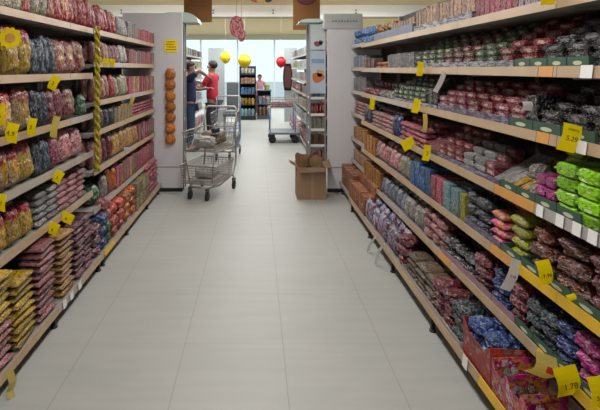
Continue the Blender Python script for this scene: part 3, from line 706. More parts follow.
# R4
B(rm[4], 361.5, 373, 'orange brown box', 'food_box', 'box', 'box', (.13, .1, .2), pm['orangebox'], (1, 1))
B(rm[4], 373, 394, 'pinkish white packet', 'snack_packet', 'packet', 'bag', (.12, .09, .18), pm['redwhite'], (1, 1))
B(rm[4], 394, 407, 'pale green packet', 'snack_packet', 'packet', 'bag', (.12, .09, .18), pm['palegreen'], (1, 1))
B(rm[4], 407, 427, 'blue carton', 'carton', 'carton', 'box', (.11, .08, .21), pm['bluebox'], (1, 1))
B(rm[4], 427, 438, 'coral pink carton', 'carton', 'carton', 'box', (.11, .08, .19), pm['pinkbox'], (1, 1))
B(rm[4], 438, 455, 'pale teal carton', 'carton', 'carton', 'box', (.11, .08, .19), pm['tealwhite'], (1, 1))
B(rm[4], 455, 461, 'olive carton', 'carton', 'carton', 'box', (.08, .08, .19), pm['yellowlime'], (1,))
B(rm[4], 461, 482, 'dark crumpled packet', 'snack_packet', 'packet', 'lump', (.13, .12, .07), pm['navydark'], (3, 3))
B(rm[4], 482, 500, 'pink and yellow packet', 'snack_packet', 'packet', 'flat', (.13, .11, .045), pm['pinkyellow'], (4, 5), lift=TL)
B(rm[4], 500, 521, 'lemon lime packet', 'snack_packet', 'packet', 'flat', (.13, .12, .055), pm['yellowlime'], (4, 4), lift=TL)
B(rm[4], 521, 545, 'brown red crumpled bag', 'snack_bag', 'bag', 'lump', (.13, .13, .075), pm['brownred'], (3, 3), lift=TL)
B(rm[4], 545, 578, 'chestnut crumpled bag', 'snack_bag', 'bag', 'lump', (.15, .14, .08), pm['brownred'], (3, 2), lift=TL)
B(rm[4], 578, 640, 'red crumpled bag', 'snack_bag', 'bag', 'lump', (.15, .14, .08), pm['redblack'], (3,), lift=TL)
B(rm[4], 640, 690, 'brown crumpled bag', 'snack_bag', 'bag', 'lump', (.15, .14, .08), pm['brownred'], (3,), lift=TL)
tray(rm[4], 462, 498, .05, purple_tray, 'lilac low display tray', n=2, depth=.2)
tray(rm[4], 499, 600, .055, green_tray, 'moss green display tray', n=4, depth=.2, logo=True)
# R5
B(rm[5], 361.5, 378, 'yellow orange box', 'food_box', 'box', 'box', (.1, .08, .2), pm['orangebox'], (1, 1))
B(rm[5], 378, 401, 'blue grey sweets packet', 'sweets_packet', 'packet', 'bag', (.12, .09, .17), pm['bluegrey'], (1, 1))
B(rm[5], 401, 420, 'grey white sweets packet', 'sweets_packet', 'packet', 'bag', (.11, .09, .17), pm['greywhite'], (1, 1))
B(rm[5], 420, 440, 'raspberry sweets bag', 'sweets_bag', 'bag', 'lump', (.14, .12, .07), pm['piled_pink'], (3, 3))
B(rm[5], 440, 468, 'black sweets bag', 'sweets_bag', 'bag', 'lump', (.14, .13, .07), pm['bardark'], (2, 3))
B(rm[5], 468, 483, 'scarlet sweets bag', 'sweets_bag', 'bag', 'lump', (.13, .12, .065), pm['redblack'], (3, 3), lift=TL)
B(rm[5], 483, 500, 'blue and pink sweets bag', 'sweets_bag', 'bag', 'lump', (.12, .12, .065), pm['navypack'], (3, 3), lift=TL)
B(rm[5], 500, 520, 'deep red sweets bag', 'sweets_bag', 'bag', 'lump', (.12, .12, .065), pm['redblack'], (3, 3), lift=TL)
B(rm[5], 520, 548, 'dark teal sweets bag', 'sweets_bag', 'bag', 'lump', (.13, .12, .06), pm['darkteal'], (3, 3), lift=TL)
B(rm[5], 548, 566, 'navy sweets bag', 'sweets_bag', 'bag', 'lump', (.13, .12, .065), pm['navypack'], (3, 3), lift=TL)
B(rm[5], 566, 588, 'magenta sweets bag', 'sweets_bag', 'bag', 'lump', (.12, .13, .07), pm['magenta'], (3, 3), lift=TL)
B(rm[5], 588, 690, 'jet black sweets bag', 'sweets_bag', 'bag', 'lump', (.13, .13, .07), pm['barblack'], (3, 3), lift=TL)
tray(rm[5], 440, 512, .05, plain('tray_mauve_card', '#8a6e7c', .5, var=.4, scale=30), 'mauve display tray', n=4, depth=.25)
tray(rm[5], 513, 600, .055, green_tray, 'forest green display tray', n=4, depth=.25, logo=True)
# R6 bottom
b6 = rm[6]
B(b6, 347, 362, 'orange carton', 'carton', 'carton', 'box', (.10, .1, .10), pm['redbrown'], (2, 3))
B(b6, 362, 378, 'white and blue standing packet', 'snack_packet', 'packet', 'bag', (.14, .09, .2), pm['whiteblue'], (1, 1))
B(b6, 378, 392, 'red white and blue standing packet', 'snack_packet', 'packet', 'bag', (.14, .09, .2), pm['redblue'], (1, 1))
B(b6, 392, 401, 'maroon soft bag', 'snack_bag', 'bag', 'lump', (.16, .13, .075), pm['redblack'], (3,))
B(b6, 401, 428, 'khaki brown leaning packet', 'biscuit_packet', 'packet', 'flat', (.18, .17, .04), pm['khaki'], (4, 6), tilt=.0)
B(b6, 428, 446, 'red and black soft bag', 'snack_bag', 'bag', 'lump', (.15, .14, .07), pm['redblack'], (3, 4))
B(b6, 446, 459, 'dark teal soft bag', 'snack_bag', 'bag', 'lump', (.15, .14, .07), pm['darkteal'], (3, 4))
wh_tray = plain('tray_white_card', '#9c9490', .5, var=.3, scale=20)
tray(b6, 400, 458, .04, wh_tray, 'whitish low display tray', n=4, depth=.3)
B(b6, 640, 760, 'grey sweets carton', 'carton', 'carton', 'box', (.12, .1, .12), pm['pinkyellow'], (1, 1), inset=.03)

def display_box(fr, y0, y1, depth, hf, hb, mat, inmat, label, inset=.02, items=None):
    """open shelf-ready carton: low cut front, high back, sloping sides"""
    w = (y1-y0)*.98; root = tag(empty('display_box', fr.pt((y0+y1)/2, inset), fr.rz), label, 'display box', 'open display boxes on the right bottom shelf')
    t = .003
    def quad(vs, nm, m_=mat):
        bm = bmesh.new(); f = bm.faces.new([bm.verts.new(v) for v in vs])
        r = bmesh.ops.extrude_face_region(bm, geom=[f]); nrm = f.normal if f.normal.length else Vector((0, 1, 0))
        bm.normal_update(); nn = f.normal.copy()
        for v in [g for g in r['geom'] if isinstance(g, bmesh.types.BMVert)]: v.co -= nn*t
        bmesh.ops.recalc_face_normals(bm, faces=bm.faces[:])
        link(nm, tomesh(bm), root, m_)
    W = w/2; D = depth
    # front with a dip
    quad([(-W, 0, 0), (W, 0, 0), (W, 0, hf*1.35), (W*.55, 0, hf), (-W*.55, 0, hf), (-W, 0, hf*1.35)], 'front_panel')
    quad([(W, D, 0), (-W, D, 0), (-W, D, hb), (W, D, hb)], 'back_panel', inmat)
    for s in (-1, 1):
        vs = [(s*W, 0, 0), (s*W, D, 0), (s*W, D, hb), (s*W, D*.45, hb), (s*W, 0, hf*1.35)]
        quad(vs if s > 0 else vs[::-1], 'side_panel')
    quad([(-W+t, t, .004), (W-t, t, .004), (W-t, D-t, .004), (-W+t, D-t, .004)], 'base', inmat)
    return root
inner = plain('carton_inside_grey', '#8a7e74', .8, var=.1)
yb = lambda x: F*XRB/(x-PX)
sal = pm['salmon']
display_box(b6, yb(487), yb(460), .28, .15, .19, sal, inner, 'long salmon pink display box holding blue bags on right bottom shelf')
B(b6, 461, 486, 'royal blue bag inside salmon display box', 'sweets_bag', 'bag', 'lump', (.11, .12, .072), pm['blue'], (3, 3), inset=.03, lift=.006)
pos_words = ['farthest', 'second farthest', 'third farthest', 'fourth farthest', 'fifth farthest', 'sixth farthest', 'seventh farthest']
edges = [488, 502, 518, 536, 557, 582, 612]
for i in range(6):
    display_box(b6, yb(edges[i+1]), yb(edges[i]), .19, .12, .165, pm['pinkyellow'], inner,
                f'pink and yellow open display box, {pos_words[i]} from the salmon box end, right bottom shelf'.replace('from the salmon box end', 'of its row'))
    B(b6, yb(edges[i+1])+.012, yb(edges[i])-.012, f'grey pink sachet in {pos_words[i]} pink display box', 'sachet', 'sachet', 'bag', (.05, .04, .12), pm[['greywhite', 'brown', 'greywhite', 'bluegrey', 'greywhite', 'pink'][i]], (1, 1), inset=.05, lift=.008, px=False)
# ------------------------------------------------------------------ end bay right
eb = re_
for i, (d_, mt, kd, nm, sz, lv) in enumerate([
    ('blue crumpled bag', 'crumpleblue', 'lump', 'snack_bag', (.13, .14, .10), (2, 2)),
    ('grey pink box', 'bluegrey', 'box', 'slim_box', (.1, .1, .17), (1, 1)),
    ('grey slim box', 'barsilver', 'box', 'slim_box', (.08, .1, .2), (1,)),
    ('red packet', 'redwhite', 'flat', 'snack_packet', (.15, .12, .04), (4,)),
    ('mustard box', 'orangebox', 'box', 'food_box', (.085, .08, .17), (1, 1)),
    ('brown yellow box', 'slim', 'box', 'food_box', (.085, .08, .15), (1, 1)),
    ('red brown carton', 'redbrown', 'box', 'food_box', (.10, .1, .085), (3, 3))]):
    B(eb[i], 5.26, 5.94, d_, nm, 'box' if 'box' in nm else 'bag' if 'bag' in nm else 'packet', kd, sz, pm[mt], lv, px=False)

# ------------------------------------------------------------------ price tags (cards facing up the aisle)
def at(x, y, Y): return Vector(((x-PX)/F*Y, Y, H-(y-PY)/F*Y))
def price_tag(x, y, wpx, hpx, X, label, mat='yellow', tiltd=0, yaw=0, text=None, sub=None, curl=.012, name='price_tag', txtcol='ink', dy=-.004):
    Y = F*X/abs(x-PX)+dy
    # clamp so the card hangs beside the strip, inside the aisle
    p = at(x, y, Y); s = Y/F; w, h = wpx*s, hpx*s
    bm = bmesh.new(); n = 6; rows = []
    for j in range(n+1):
        v = j/n; row = []
        for i in range(3):
            row.append(bm.verts.new(((i-1)*w/2, -curl*math.sin(v*PI)*1.0+curl*(1-v)*.6, (v-.5)*h)))
        rows.append(row)
    for j in range(n):
        for i in range(2): bm.faces.new((rows[j][i], rows[j][i+1], rows[j+1][i+1], rows[j+1][i]))
    r = bmesh.ops.solidify(bm, geom=bm.faces[:], thickness=.0008)
    me = tomesh(bm, 'tag')
    o = link(name, me, None, M[mat], p, (0, math.radians(tiltd), yaw))
    tag(o, label, 'price tag' if name == 'price_tag' else 'label')
    if text:
        upright_text('lettering', text, h*.34 if len(text) < 4 else w*.36, M[txtcol], o, (0, -curl-.0025, -h*.02))
    if sub:
        upright_text('small_lettering', sub, w*.16, M[txtcol], o, (0, -curl*.8-.003, h*.3))
    return o
XT = XL-.03; XQ = XR-.03
price_tag(1, 115, 8, 20, XT, 'yellow price tag cut by the left edge, under the third shelf', text='5')
price_tag(12, 133, 12, 20, XT, 'yellow price tag, larger of two under beige pasta bags on third shelf', tiltd=12, text='4.9')
price_tag(32, 127, 8.5, 18, XT, 'slim yellow price tag under pasta bags, third shelf, near left', tiltd=10, text='3')
price_tag(55, 127, 7, 22, XT, 'long pale yellow price tag under navy packets, third shelf', 'paleyellow', tiltd=12)
price_tag(54, 83, 9, 15, XT, 'yellow tilted price tag under navy packets, second shelf, near left', tiltd=28, text='2')
price_tag(2, 203, 8, 18, XT, 'yellow price tag at the left edge, under the fourth shelf', tiltd=8, text='7')
price_tag(58, 177, 9, 13, XT, 'yellow tilted price tag under slim packets, fourth shelf', tiltd=28, text='3')
price_tag(53.5, 229, 10, 13, XT, 'yellow price tag, nearer of two above the bottom shelf pile', tiltd=25, text='6')
price_tag(67, 218, 13, 11, XT, 'yellow price tag, farther of two above the bottom shelf pile', tiltd=25, text='8')
for i, (x, y) in enumerate(((98.5, 61), (105.5, 62.5), (112, 63))):
    price_tag(x, y, 6, 8, XL-.01, ['yellow price tag beside the yellow tinsel, far left second shelf', 'yellow price tag, middle of three on far left second shelf', 'yellow price tag, farthest of three on far left second shelf'][i], tiltd=15)
price_tag(132, 101, 4, 9, XL-.01, 'pale yellow price tag under far left fourth shelf', 'paleyellow', tiltd=15)
price_tag(127, 150, 6, 6, XL-.01, 'small white price label on far left sixth shelf edge', 'white')
price_tag(548, -2, 14, 13, XQ, 'yellow price tag cut by the top edge, on right top shelf', text=None)
price_tag(420, 69, 6, 14, XQ, 'yellow price tag under right second shelf, beside grey cartons', tiltd=5)
price_tag(372, 104, 5, 11, XQ, 'small yellow price tag at far end of right third shelf', tiltd=8)
price_tag(416, 106, 7, 14, XQ, 'yellow price tag hanging from right third shelf', tiltd=12)
price_tag(425, 122, 4.5, 17, XQ, 'long pale tan price tag hanging below right third shelf', 'paleyellow')
price_tag(408, 144, 13, 11, XQ, 'yellow crooked price tag on right fourth shelf', tiltd=-28)
price_tag(426.5, 153, 7, 16, XQ, 'yellow upright price tag on right fourth shelf', tiltd=8, text='2')
price_tag(569.5, 138, 19, 28, XQ, 'large yellow price tag above the lime green blocks', tiltd=14, text='5.29', sub='OFERTA')
price_tag(440, 82, 5, 22, XQ, 'white slanting paper strip across the black box, right third shelf', 'white', tiltd=24, name='paper_label')
price_tag(527, 106, 10, 9, XQ+.02, 'small white label card on the tall black box', 'white', text=None, name='paper_label')
price_tag(511.5, 275, 11, 33, XQ, 'long white paper label with red print hanging from right fifth shelf', 'white', tiltd=20, text='3.99', txtcol='red', name='paper_label')
price_tag(544, 273, 14, 26, XQ, 'yellow curled price tag on right fifth shelf edge', tiltd=-10, text='7.98', curl=.02)
price_tag(571, 298, 9, 8, XQ, 'small yellow label on right fifth shelf edge', tiltd=-15)
price_tag(567, 382, 23, 32, XQ, 'large yellow price tag hanging above the pink display boxes', tiltd=-12, text='1.78', curl=.02)
price_tag(597, 393, 17, 34, XQ, 'large yellow price tag cut by the right edge', tiltd=-8, text='3.49', curl=.02)
o = price_tag(541, 366, 23, 26, XQ-.06, 'pale yellow curled price tag with red square, above display boxes', 'paleyellow', tiltd=22, curl=.04, dy=0)
bm = bmesh.new(); box(bm, (-.012, -.046, .0), (.018, -.0445, .026)); link('red_patch', tomesh(bm), o, M['red'])
# small white price cards on strips
def strip_card(side, X, z, Y, w, h, label, mat='white'):
    s = 1 if side == 'R' else -1
    bm = bmesh.new(); box(bm, (-.001, -w/2, -h/2), (.001, w/2, h/2))
    tag(link('price_card', tomesh(bm), None, M[mat], (s*(X-.006), Y, z), (0, s*.12, 0)), label, 'price card')
for i, x in enumerate((541, 561, 578, 594)):
    strip_card('R', XR, 1.058, F*XR/(x-PX), .045, .05, ['white price card under green tray, farthest of four', 'white price card below lime blocks, second farthest of four', 'white price card below lime blocks, third farthest of four', 'white price card at right edge, nearest of four'][i])
for i, x in enumerate((64, 71, 79)):
    strip_card('L', XLB, .115, F*XLB/(PX-x), .05, .05, f"white price card on left bottom shelf edge, {['nearest', 'middle', 'farthest'][i]} of three")
strip_card('R', XR, 1.67, F*XR/(588-PX), .06, .05, 'white price card on right second shelf edge by the green trays')
strip_card('R', XR, 1.38, F*XR/(583-PX), .05, .05, 'white price card on right third shelf edge beside big yellow tag')
strip_card('R', XRB, .145, F*XRB/(466-PX), .05, .06, 'white price card on right bottom shelf edge, before the salmon box')

# yellow starburst card on the near left second shelf
bm = bmesh.new(); vs = []
for k in range(24):
    a = 2*PI*k/24; r = .062 if k % 2 else .05
    vs.append(bm.verts.new((r*math.cos(a), 0, r*math.sin(a))))
bm.faces.new(vs); bmesh.ops.solidify(bm, geom=bm.faces[:], thickness=.001)
o = tag(link('starburst_sign', tomesh(bm), None, M['yellow'], at(10, 38, 2.36), (0, 0, .25)), 'yellow starburst price sign before maroon bag, near left second shelf', 'sign')
bm = bmesh.new(); lathe(bm, [(.026, 0), (.026, .001)], 14, Matrix.Translation((0, -.001, 0)) @ Matrix.Rotation(PI/2, 4, 'X')); link('orange_centre', tomesh(bm), o, M['orange'])

# loose paper strips hanging from bottom shelves
def ribbon(pts, w, mat, label, name, ax=(0, 1, 0)):
    bm = bmesh.new(); ax = Vector(ax)*w/2; prev = None
    for p in pts:
        c = (bm.verts.new(Vector(p)-ax), bm.verts.new(Vector(p)+ax))
        if prev: bm.faces.new((prev[0], prev[1], c[1], c[0]))
        prev = c
    bmesh.ops.solidify(bm, geom=bm.faces[:], thickness=.001)
    return tag(link(name, tomesh(bm), None, mat), label, 'strip')
for (x0, y0, x1, y1, lb) in ((376, 236, 369, 252, 'white strip dangling from right bottom shelf, farther of two'), (384, 243, 380, 262, 'white strip dangling from right bottom shelf, nearer of two')):
    Ya = F*(XRB-.01)/(x0-PX); p0 = at(x0, y0, Ya); Yb = F*(XRB-.035)/(x1-PX)
    p1 = Vector((XRB-.075, Ya+.03, .008))
    ribbon([p0, (p0+p1)/2+Vector((-.015, 0, 0)), p1], .03, M['white'], lb, 'paper_strip', (.97, .25, 0))
Yl = F*(XLB-.01)/(PX-9)
ribbon([(-XLB+.012, Yl, .13), (-XLB+.03, Yl, .07), (-XLB+.02, Yl-.01, .03), (-XLB+.035, Yl-.02, .004)], .035, M['paleyellow'], 'pale yellow plastic strip hanging off the left bottom shelf to the floor', 'plastic_strip', (.7, .7, 0))

# yellow tinsel garland on the left
bm = bmesh.new(); rnd = random.Random(3)
top, bot = 2.03, .83; gx, gy = -XL+.05, 3.66
for s in range(2):
    tube(bm, [(gx+.014*math.cos(t*.9+s*PI), gy+.014*math.sin(t*.9+s*PI), top+(bot-top)*t/60) for t in range(61)], .013, 6)
for k in range(1300):
    t = rnd.random(); a = rnd.random()*2*PI; z = top+(bot-top)*t; r = .022+.014*rnd.random()
    c = Vector((gx, gy, z)); d = Vector((math.cos(a), math.sin(a), rnd.uniform(-.5, .5))); sd = Vector((-math.sin(a), math.cos(a), 0))*.0025
    v = [bm.verts.new(c+d*.008-sd), bm.verts.new(c+d*.008+sd), bm.verts.new(c+d*r+Vector((0, 0, -.008)))]
    bm.faces.new(v)
tag(link('tinsel_garland', tomesh(bm), None, pack(('#8c7a10', '#c8b428', '#a8921c', '#e0d060'), shine=.25, sc_=40)), 'yellow twisted tinsel garland hanging down the left shelving between two runs', 'garland')

# ------------------------------------------------------------------ end panels, racks, signs
def endpanel(x0, x1, y, z1, label):
    root = tag(empty('partition_board', ((x0+x1)/2, y, 0)), label, 'panel')
    w = (x1-x0)/2
    link('panel_board', tomesh(bbox((-w, 0, .05), (w, .035, z1), .004)), root, M['panel'])
    link('kick_strip', tomesh(bbox((-w, -.004, 0), (w, .035, .05))), root, M['kick'])
    bm = bmesh.new(); box(bm, (-w, -.003, .33), (w, 0, .345)); link('rail', tomesh(bm), root, M['shelf'])
    return root
endpanel(-1.83, -1.01, 6.03, 2.45, 'tall grey end panel closing the left shelving, orange packs on it')
endpanel(.975, 1.76, 6.0, 2.22, 'tall grey end panel closing the right shelving behind the cardboard box')
# header box on top right
root = tag(empty('header_box', (1.16, 6.03, 2.221)), 'pale box header on top of the right end panel', 'header sign')
link('box_body', tomesh(bbox((-.24, -.02, 0), (.30, .3, .22), .03, 3)), root, plain('header_pale', '#b6bab8', .5, var=.05))
bm = bmesh.new()
for k in range(9): box(bm, (-.12+k*.04, -.023, .10), (-.095+k*.04, -.0205, .122+.006*(k % 2)))
link('lettering', tomesh(bm), root, plain('header_text', '#80868a', .6))
# yellow notice on left panel
root = tag(empty('notice', (-1.165, 6.0235, 1.99)), 'yellow notice with red lines on the left end panel', 'sign')
link('card', tomesh(bbox((-.085, 0, -.08), (.085, .006, .09))), root, M['yellow'])
bm = bmesh.new()
for k, (a, b_) in enumerate(((-.06, .06), (-.07, .05), (-.05, .07), (-.065, .065))):
    x = a
    while x < b_: box(bm, (x, -.002, .055-k*.035), (x+.014, 0, .068-k*.035)); x += .02
link('lettering', tomesh(bm), root, M['red'])
# clip strip of orange packs
root = tag(empty('clip_strip', (-1.165, 6.02, .64)), 'narrow hanging clip strip on the left end panel', 'clip strip')
link('strip', tomesh(bbox((-.008, .004, 0), (.008, .008, 1.05))), root, M['white'])
om = pack(('#e07820', '#e88c34', '#b85418', '#f0b070'), sc_=4, label='#d8a060')
for k in range(7):
    bm = bmesh.new(); bmesh.ops.create_uvsphere(bm, u_segments=14, v_segments=8, radius=1)
    for v in bm.verts:
        c = v.co; v.co = Vector((math.copysign(abs(c.x)**.8, c.x)*.074, c.y*.028, math.copysign(abs(c.z)**.8, c.z)*.068*(1+.12*math.cos(3*math.atan2(c.z, c.x)))))
    box(bm, (-.05, -.001, .055), (.05, .001, .075))
    w_ = ['topmost', 'second from top', 'third from top', 'middle', 'third from bottom', 'second from bottom', 'lowest'][k]
    tag(link('snack_pack', tomesh(bm, 's', True), None, om, (-1.165, 5.99, 1.61-k*.148)), f'round orange snack pack, {w_} on the clip strip of left end panel', 'snack pack', 'orange snack packs on the clip strip')

# narrow end racks behind the panels
poster_m = {}
def rack(x0, x1, y0, y1, ztop, shelves, label):
    root = tag(empty('end_rack', ((x0+x1)/2, (y0+y1)/2, 0)), label, 'rack'); o = root.location
    def a(nm, lo, hi, m_, bev=0): return link(nm, tomesh(bbox((lo[0]-o.x, lo[1]-o.y, lo[2]), (hi[0]-o.x, hi[1]-o.y, hi[2]), bev)), root, m_)
    for x in (x0, x1-.02):
        for y in (y0, y1-.02): a('upright', (x, y, 0), (x+.02, y+.02, ztop), M['chrome'])
    a('back_panel', (x0+.02, y1-.012, .05), (x1-.02, y1, ztop), plain('rack_back', '#8c96a0', .6))
    for z in shelves:
        s = a('shelf', (x0+.02, y0+.004, z-.02), (x1-.02, y1-.012, z), M['white'])
        q = a('price_strip', (x0+.02, y0-.002, z-.022), (x1-.02, y0+.004, z+.012), M['white']); q.parent = s
    return root
RS = [1.28, 1.05, .84, .62, .38, .12]
rack(.74, .972, 6.12, 6.5, 2.32, RS, 'narrow end rack beside the right end panel, posters above its shelves')
for i, z in enumerate(RS[:5]):
    frc = Frame('C', 6.12, z, f'on {ORD[i] if i else "top"} shelf of narrow right rack')
    B(frc, .765, .95, ['white booklet', 'dark red magazine', 'grey red magazine', 'brown magazine', 'red magazine'][i], 'magazine', 'magazine', 'box', (.035, .12, .165), pm[['tealwhite', 'barred', 'greywhite', 'brown', 'redwhite'][i]], (1,), px=False, inset=.02, jit=.15)
LS = [1.68, 1.3, .98, .72, .4, .12]
rack(-1.26, -1.0, 6.12, 6.32, 2.32, LS, 'narrow end rack behind the left end panel')
for i, z in enumerate(LS):
    frc = Frame('C', 6.12, z, f'on {ORD[i] if i else "top"} shelf of narrow left rack')
    B(frc, -1.235, -1.025, ['white small carton', 'red small carton', 'blue small carton', 'white blue small carton', 'pink small carton', 'teal small carton'][i], 'food_box', 'box', 'box', (.07, .12, .16), pm[['whiteblack', 'pinkred', 'bluebox', 'whiteblue', 'pink', 'tealwhite'][i]], (1,), px=False, inset=.02)
# posters on the rack
def poster(x0, x1, z0, z1, Y, base, label, parts=()):
    root = tag(empty('poster', ((x0+x1)/2, Y, z0)), label, 'poster'); w = (x1-x0)/2
    link('sheet', tomesh(bbox((-w, -.004, 0), (w, 0, z1-z0))), root, plain('poster_'+base, base, .5, var=.06))
    for nm, kind, (cx, cz, rx, rz), c in parts:
        bm = bmesh.new()
        if kind == 'o':
            bmesh.ops.create_circle(bm, cap_ends=True, radius=1, segments=14)
            for v in bm.verts:
                a = math.atan2(v.co.y, v.co.x); k = 1+.12*math.sin(3*a+1)
                v.co = Vector((cx+v.co.x*rx*k, -.006, cz+v.co.y*rz*k))
            bmesh.ops.reverse_faces(bm, faces=bm.faces[:])
            bmesh.ops.recalc_face_normals(bm, faces=bm.faces[:])
        else: box(bm, (cx-rx, -.006, cz-rz), (cx+rx, -.0045, cz+rz))
        link(nm, tomesh(bm), root, plain('ink_'+c, c, .6))
    return root
poster(.755, .965, 1.34, 1.93, 6.115, '#aebccb', 'pale blue poster with orange food picture above narrow right rack',
       [('food_picture', 'o', (0, .22, .085, .07), '#b86a34'), ('food_picture', 'o', (.03, .28, .05, .05), '#c88850'), ('band', 'b', (0, .45, .09, .03), '#8298b8')])
poster(.755, .965, 1.95, 2.30, 6.115, '#b7c2c4', 'whitish poster with small dark picture, topmost on narrow right rack',
       [('picture', 'o', (0, .08, .06, .035), '#7c4048'), ('picture', 'o', (.04, .10, .03, .03), '#50505c')])
# curved headers on the racks
def header(x0, x1, z0, hgt, label):
    bm = bmesh.new(); n = 10; prof = []
    w = x1-x0
    s = 1 if x1 < 0 else -1
    xi = x1 if x1 < 0 else x0      # aisle end, rounded down
    xo = x0 if x1 < 0 else x1
    pts = [(xo, z0), (xi, z0)]+[(xi+(xo-xi)*.45*(1-math.cos(a)), z0+hgt*math.sin(a)) for a in [PI/2*k/n for k in range(1, n+1)]]+[(xo, z0+hgt)]
    f = bm.faces.new([bm.verts.new((p[0], 6.08, p[1])) for p in pts])
    r = bmesh.ops.extrude_face_region(bm, geom=[f])
    for v in [g for g in r['geom'] if isinstance(g, bmesh.types.BMVert)]: v.co.y += .4
    bmesh.ops.recalc_face_normals(bm, faces=bm.faces[:])
    return tag(link('header_canopy', tomesh(bm), None, plain('canopy_white', '#b8c6c0', .45, var=.08, scale=5)), label, 'header')
header(-1.25, -.80, 2.325, .14, 'pale curved canopy on top of the narrow left rack')
header(.60, .90, 2.325, .05, 'thin pale canopy on top of the narrow right rack')

# hanging brown signs
brown_m = plain('sign_brown_card', '#75491a', .6, var=.08, scale=4)
def hang_sign(x0, x1, z0, z1, Y, label, deco):
    root = tag(empty('hanging_sign', ((x0+x1)/2, Y, z0)), label, 'sign'); w = (x1-x0)/2
    link('board', tomesh(bbox((-w, -.008, 0), (w, .008, z1-z0), .003)), root, brown_m)
    for s in (-1, 1):
        bm = bmesh.new(); tube(bm, [(s*w*.8, 0, z1-z0), (s*w*.8, 0, ZC-z0)], .003, 6); link('cord', tomesh(bm), root, M['black'])
    deco(root, w, z1-z0)
def deco_l(root, w, h):
    bm = bmesh.new(); box(bm, (-w*.8, -.011, h-.28), (w*.8, -.0085, h-.272)); link('fold_line', tomesh(bm), root, plain('brown_dark', '#5c3814', .7))
def deco_r(root, w, h):
    for k, (rx, rz, c) in enumerate(((.18, .14, '#3c1820'), (.155, .115, '#5c2a30'), (.09, .05, '#8c6c68'))):
        bm = bmesh.new(); bmesh.ops.create_circle(bm, cap_ends=True, radius=1, segments=24)
        for v in bm.verts: v.co = Vector((v.co.x*rx, -.010-.001*k, .56+v.co.y*rz))
        bmesh.ops.recalc_face_normals(bm, faces=bm.faces[:])
        link('oval_emblem', tomesh(bm), root, plain('emblem_'+c, c, .6))
hang_sign(-1.31, -.80, 2.53, 3.1, 8.0, 'square brown hanging sign over the left shopping carts', deco_l)
hang_sign(.63, 1.09, 2.345, 2.95, 7.5, 'square brown hanging sign with dark oval emblem, on the right', deco_r)
# pink oval mobile signs
pk = pack(('#b0485c', '#a03448', '#c07880', '#c8a4a4'), sc_=6, shine=.5)
def oval_sign(px, py, rx, rz, Y, label):
    c = at(px, py, Y); root = tag(empty('oval_sign', c), label, 'sign')
    bm = bmesh.new(); lathe(bm, [(.9, -.006), (1, -.003), (1, .003), (.9, .006)], 28, Matrix.Diagonal((rx, 1, rz, 1)) @ Matrix.Rotation(PI/2, 4, 'X'))
    for v in bm.verts: v.co.y *= 1
    link('disc', tomesh(bm), root, pk)
    bm = bmesh.new(); pts = []
    for k in range(40):
        a = k/39*3.2*PI; r = .15+.6*k/39; pts.append((rx*r*math.cos(a), -.009, rz*r*math.sin(a)))
    tube(bm, pts, .008, 5); link('swirl_mark', tomesh(bm), root, plain('mark_pale', '#c8a8a8', .6))
    bm = bmesh.new(); tube(bm, [(0, 0, rz), (0, 0, ZC-c.z)], .003, 5); link('cord', tomesh(bm), root, M['black'])
oval_sign(236.5, 26.5, .145, .22, 9.0, 'larger pink oval hanging sign with pale swirl, in the middle')
oval_sign(241.5, 35, .085, .14, 9.08, 'smaller pink oval hanging sign just behind the larger one')
# round sign at the very top
root = tag(empty('round_sign', at(261, -4, 8.2)), 'round red yellow and black hanging sign at the top edge', 'sign')
for nm, x, z, r, c in (('red_disc', -.10, 0, .12, '#a82a1c'), ('yellow_disc', 0, -.03, .10, '#c8961c'), ('black_disc', .13, -.02, .10, '#1c1c1c')):
    bm = bmesh.new(); lathe(bm, [(r, 0), (r, .01)], 22, Matrix.Translation((x, -.012*(nm == 'yellow_disc'), z)) @ Matrix.Rotation(PI/2, 4, 'X')); link(nm, tomesh(bm), root, plain('disc_'+c, c, .5))
bm = bmesh.new(); tube(bm, [(0, 0, .04), (0, 0, ZC-root.location.z)], .003, 5); link('cord', tomesh(bm), root, M['black'])
# balloons
def balloon(px, py, r, Y, c, label):
    p = at(px, py, Y); root = tag(empty('balloon', p), label, 'balloon')
    bm = bmesh.new(); bmesh.ops.create_uvsphere(bm, u_segments=20, v_segments=14, radius=1)
    for v in bm.verts:
        k = 1-.18*max(0, -v.co.z); v.co = Vector((v.co.x*r*k, v.co.y*r*k, v.co.z*r*1.12))
    link('skin', tomesh(bm, 'b', True), root, plain('latex_'+c, c, .3, var=.04))
    bm = bmesh.new(); lathe(bm, [(.006, 0), (.02, -.02)], 10, Matrix.Translation((0, 0, -r*1.12))); link('knot', tomesh(bm), root, plain('latex_'+c, c, .3))
    bm = bmesh.new(); tube(bm, [(0, 0, r*1.12), (0, 0, ZC-p.z)], .002, 5); link('string', tomesh(bm), root, M['white'])
balloon(225.5, 57.5, .125, 10.2, '#d8c818', 'yellow balloon left, above the red shirted person')
balloon(244.5, 61, .15, 10.0, '#c4b41c', 'yellow balloon in the middle, above the dark display stand')
balloon(281, 62, .12, 10.4, '#c01c24', 'red balloon at the right of the far aisle')

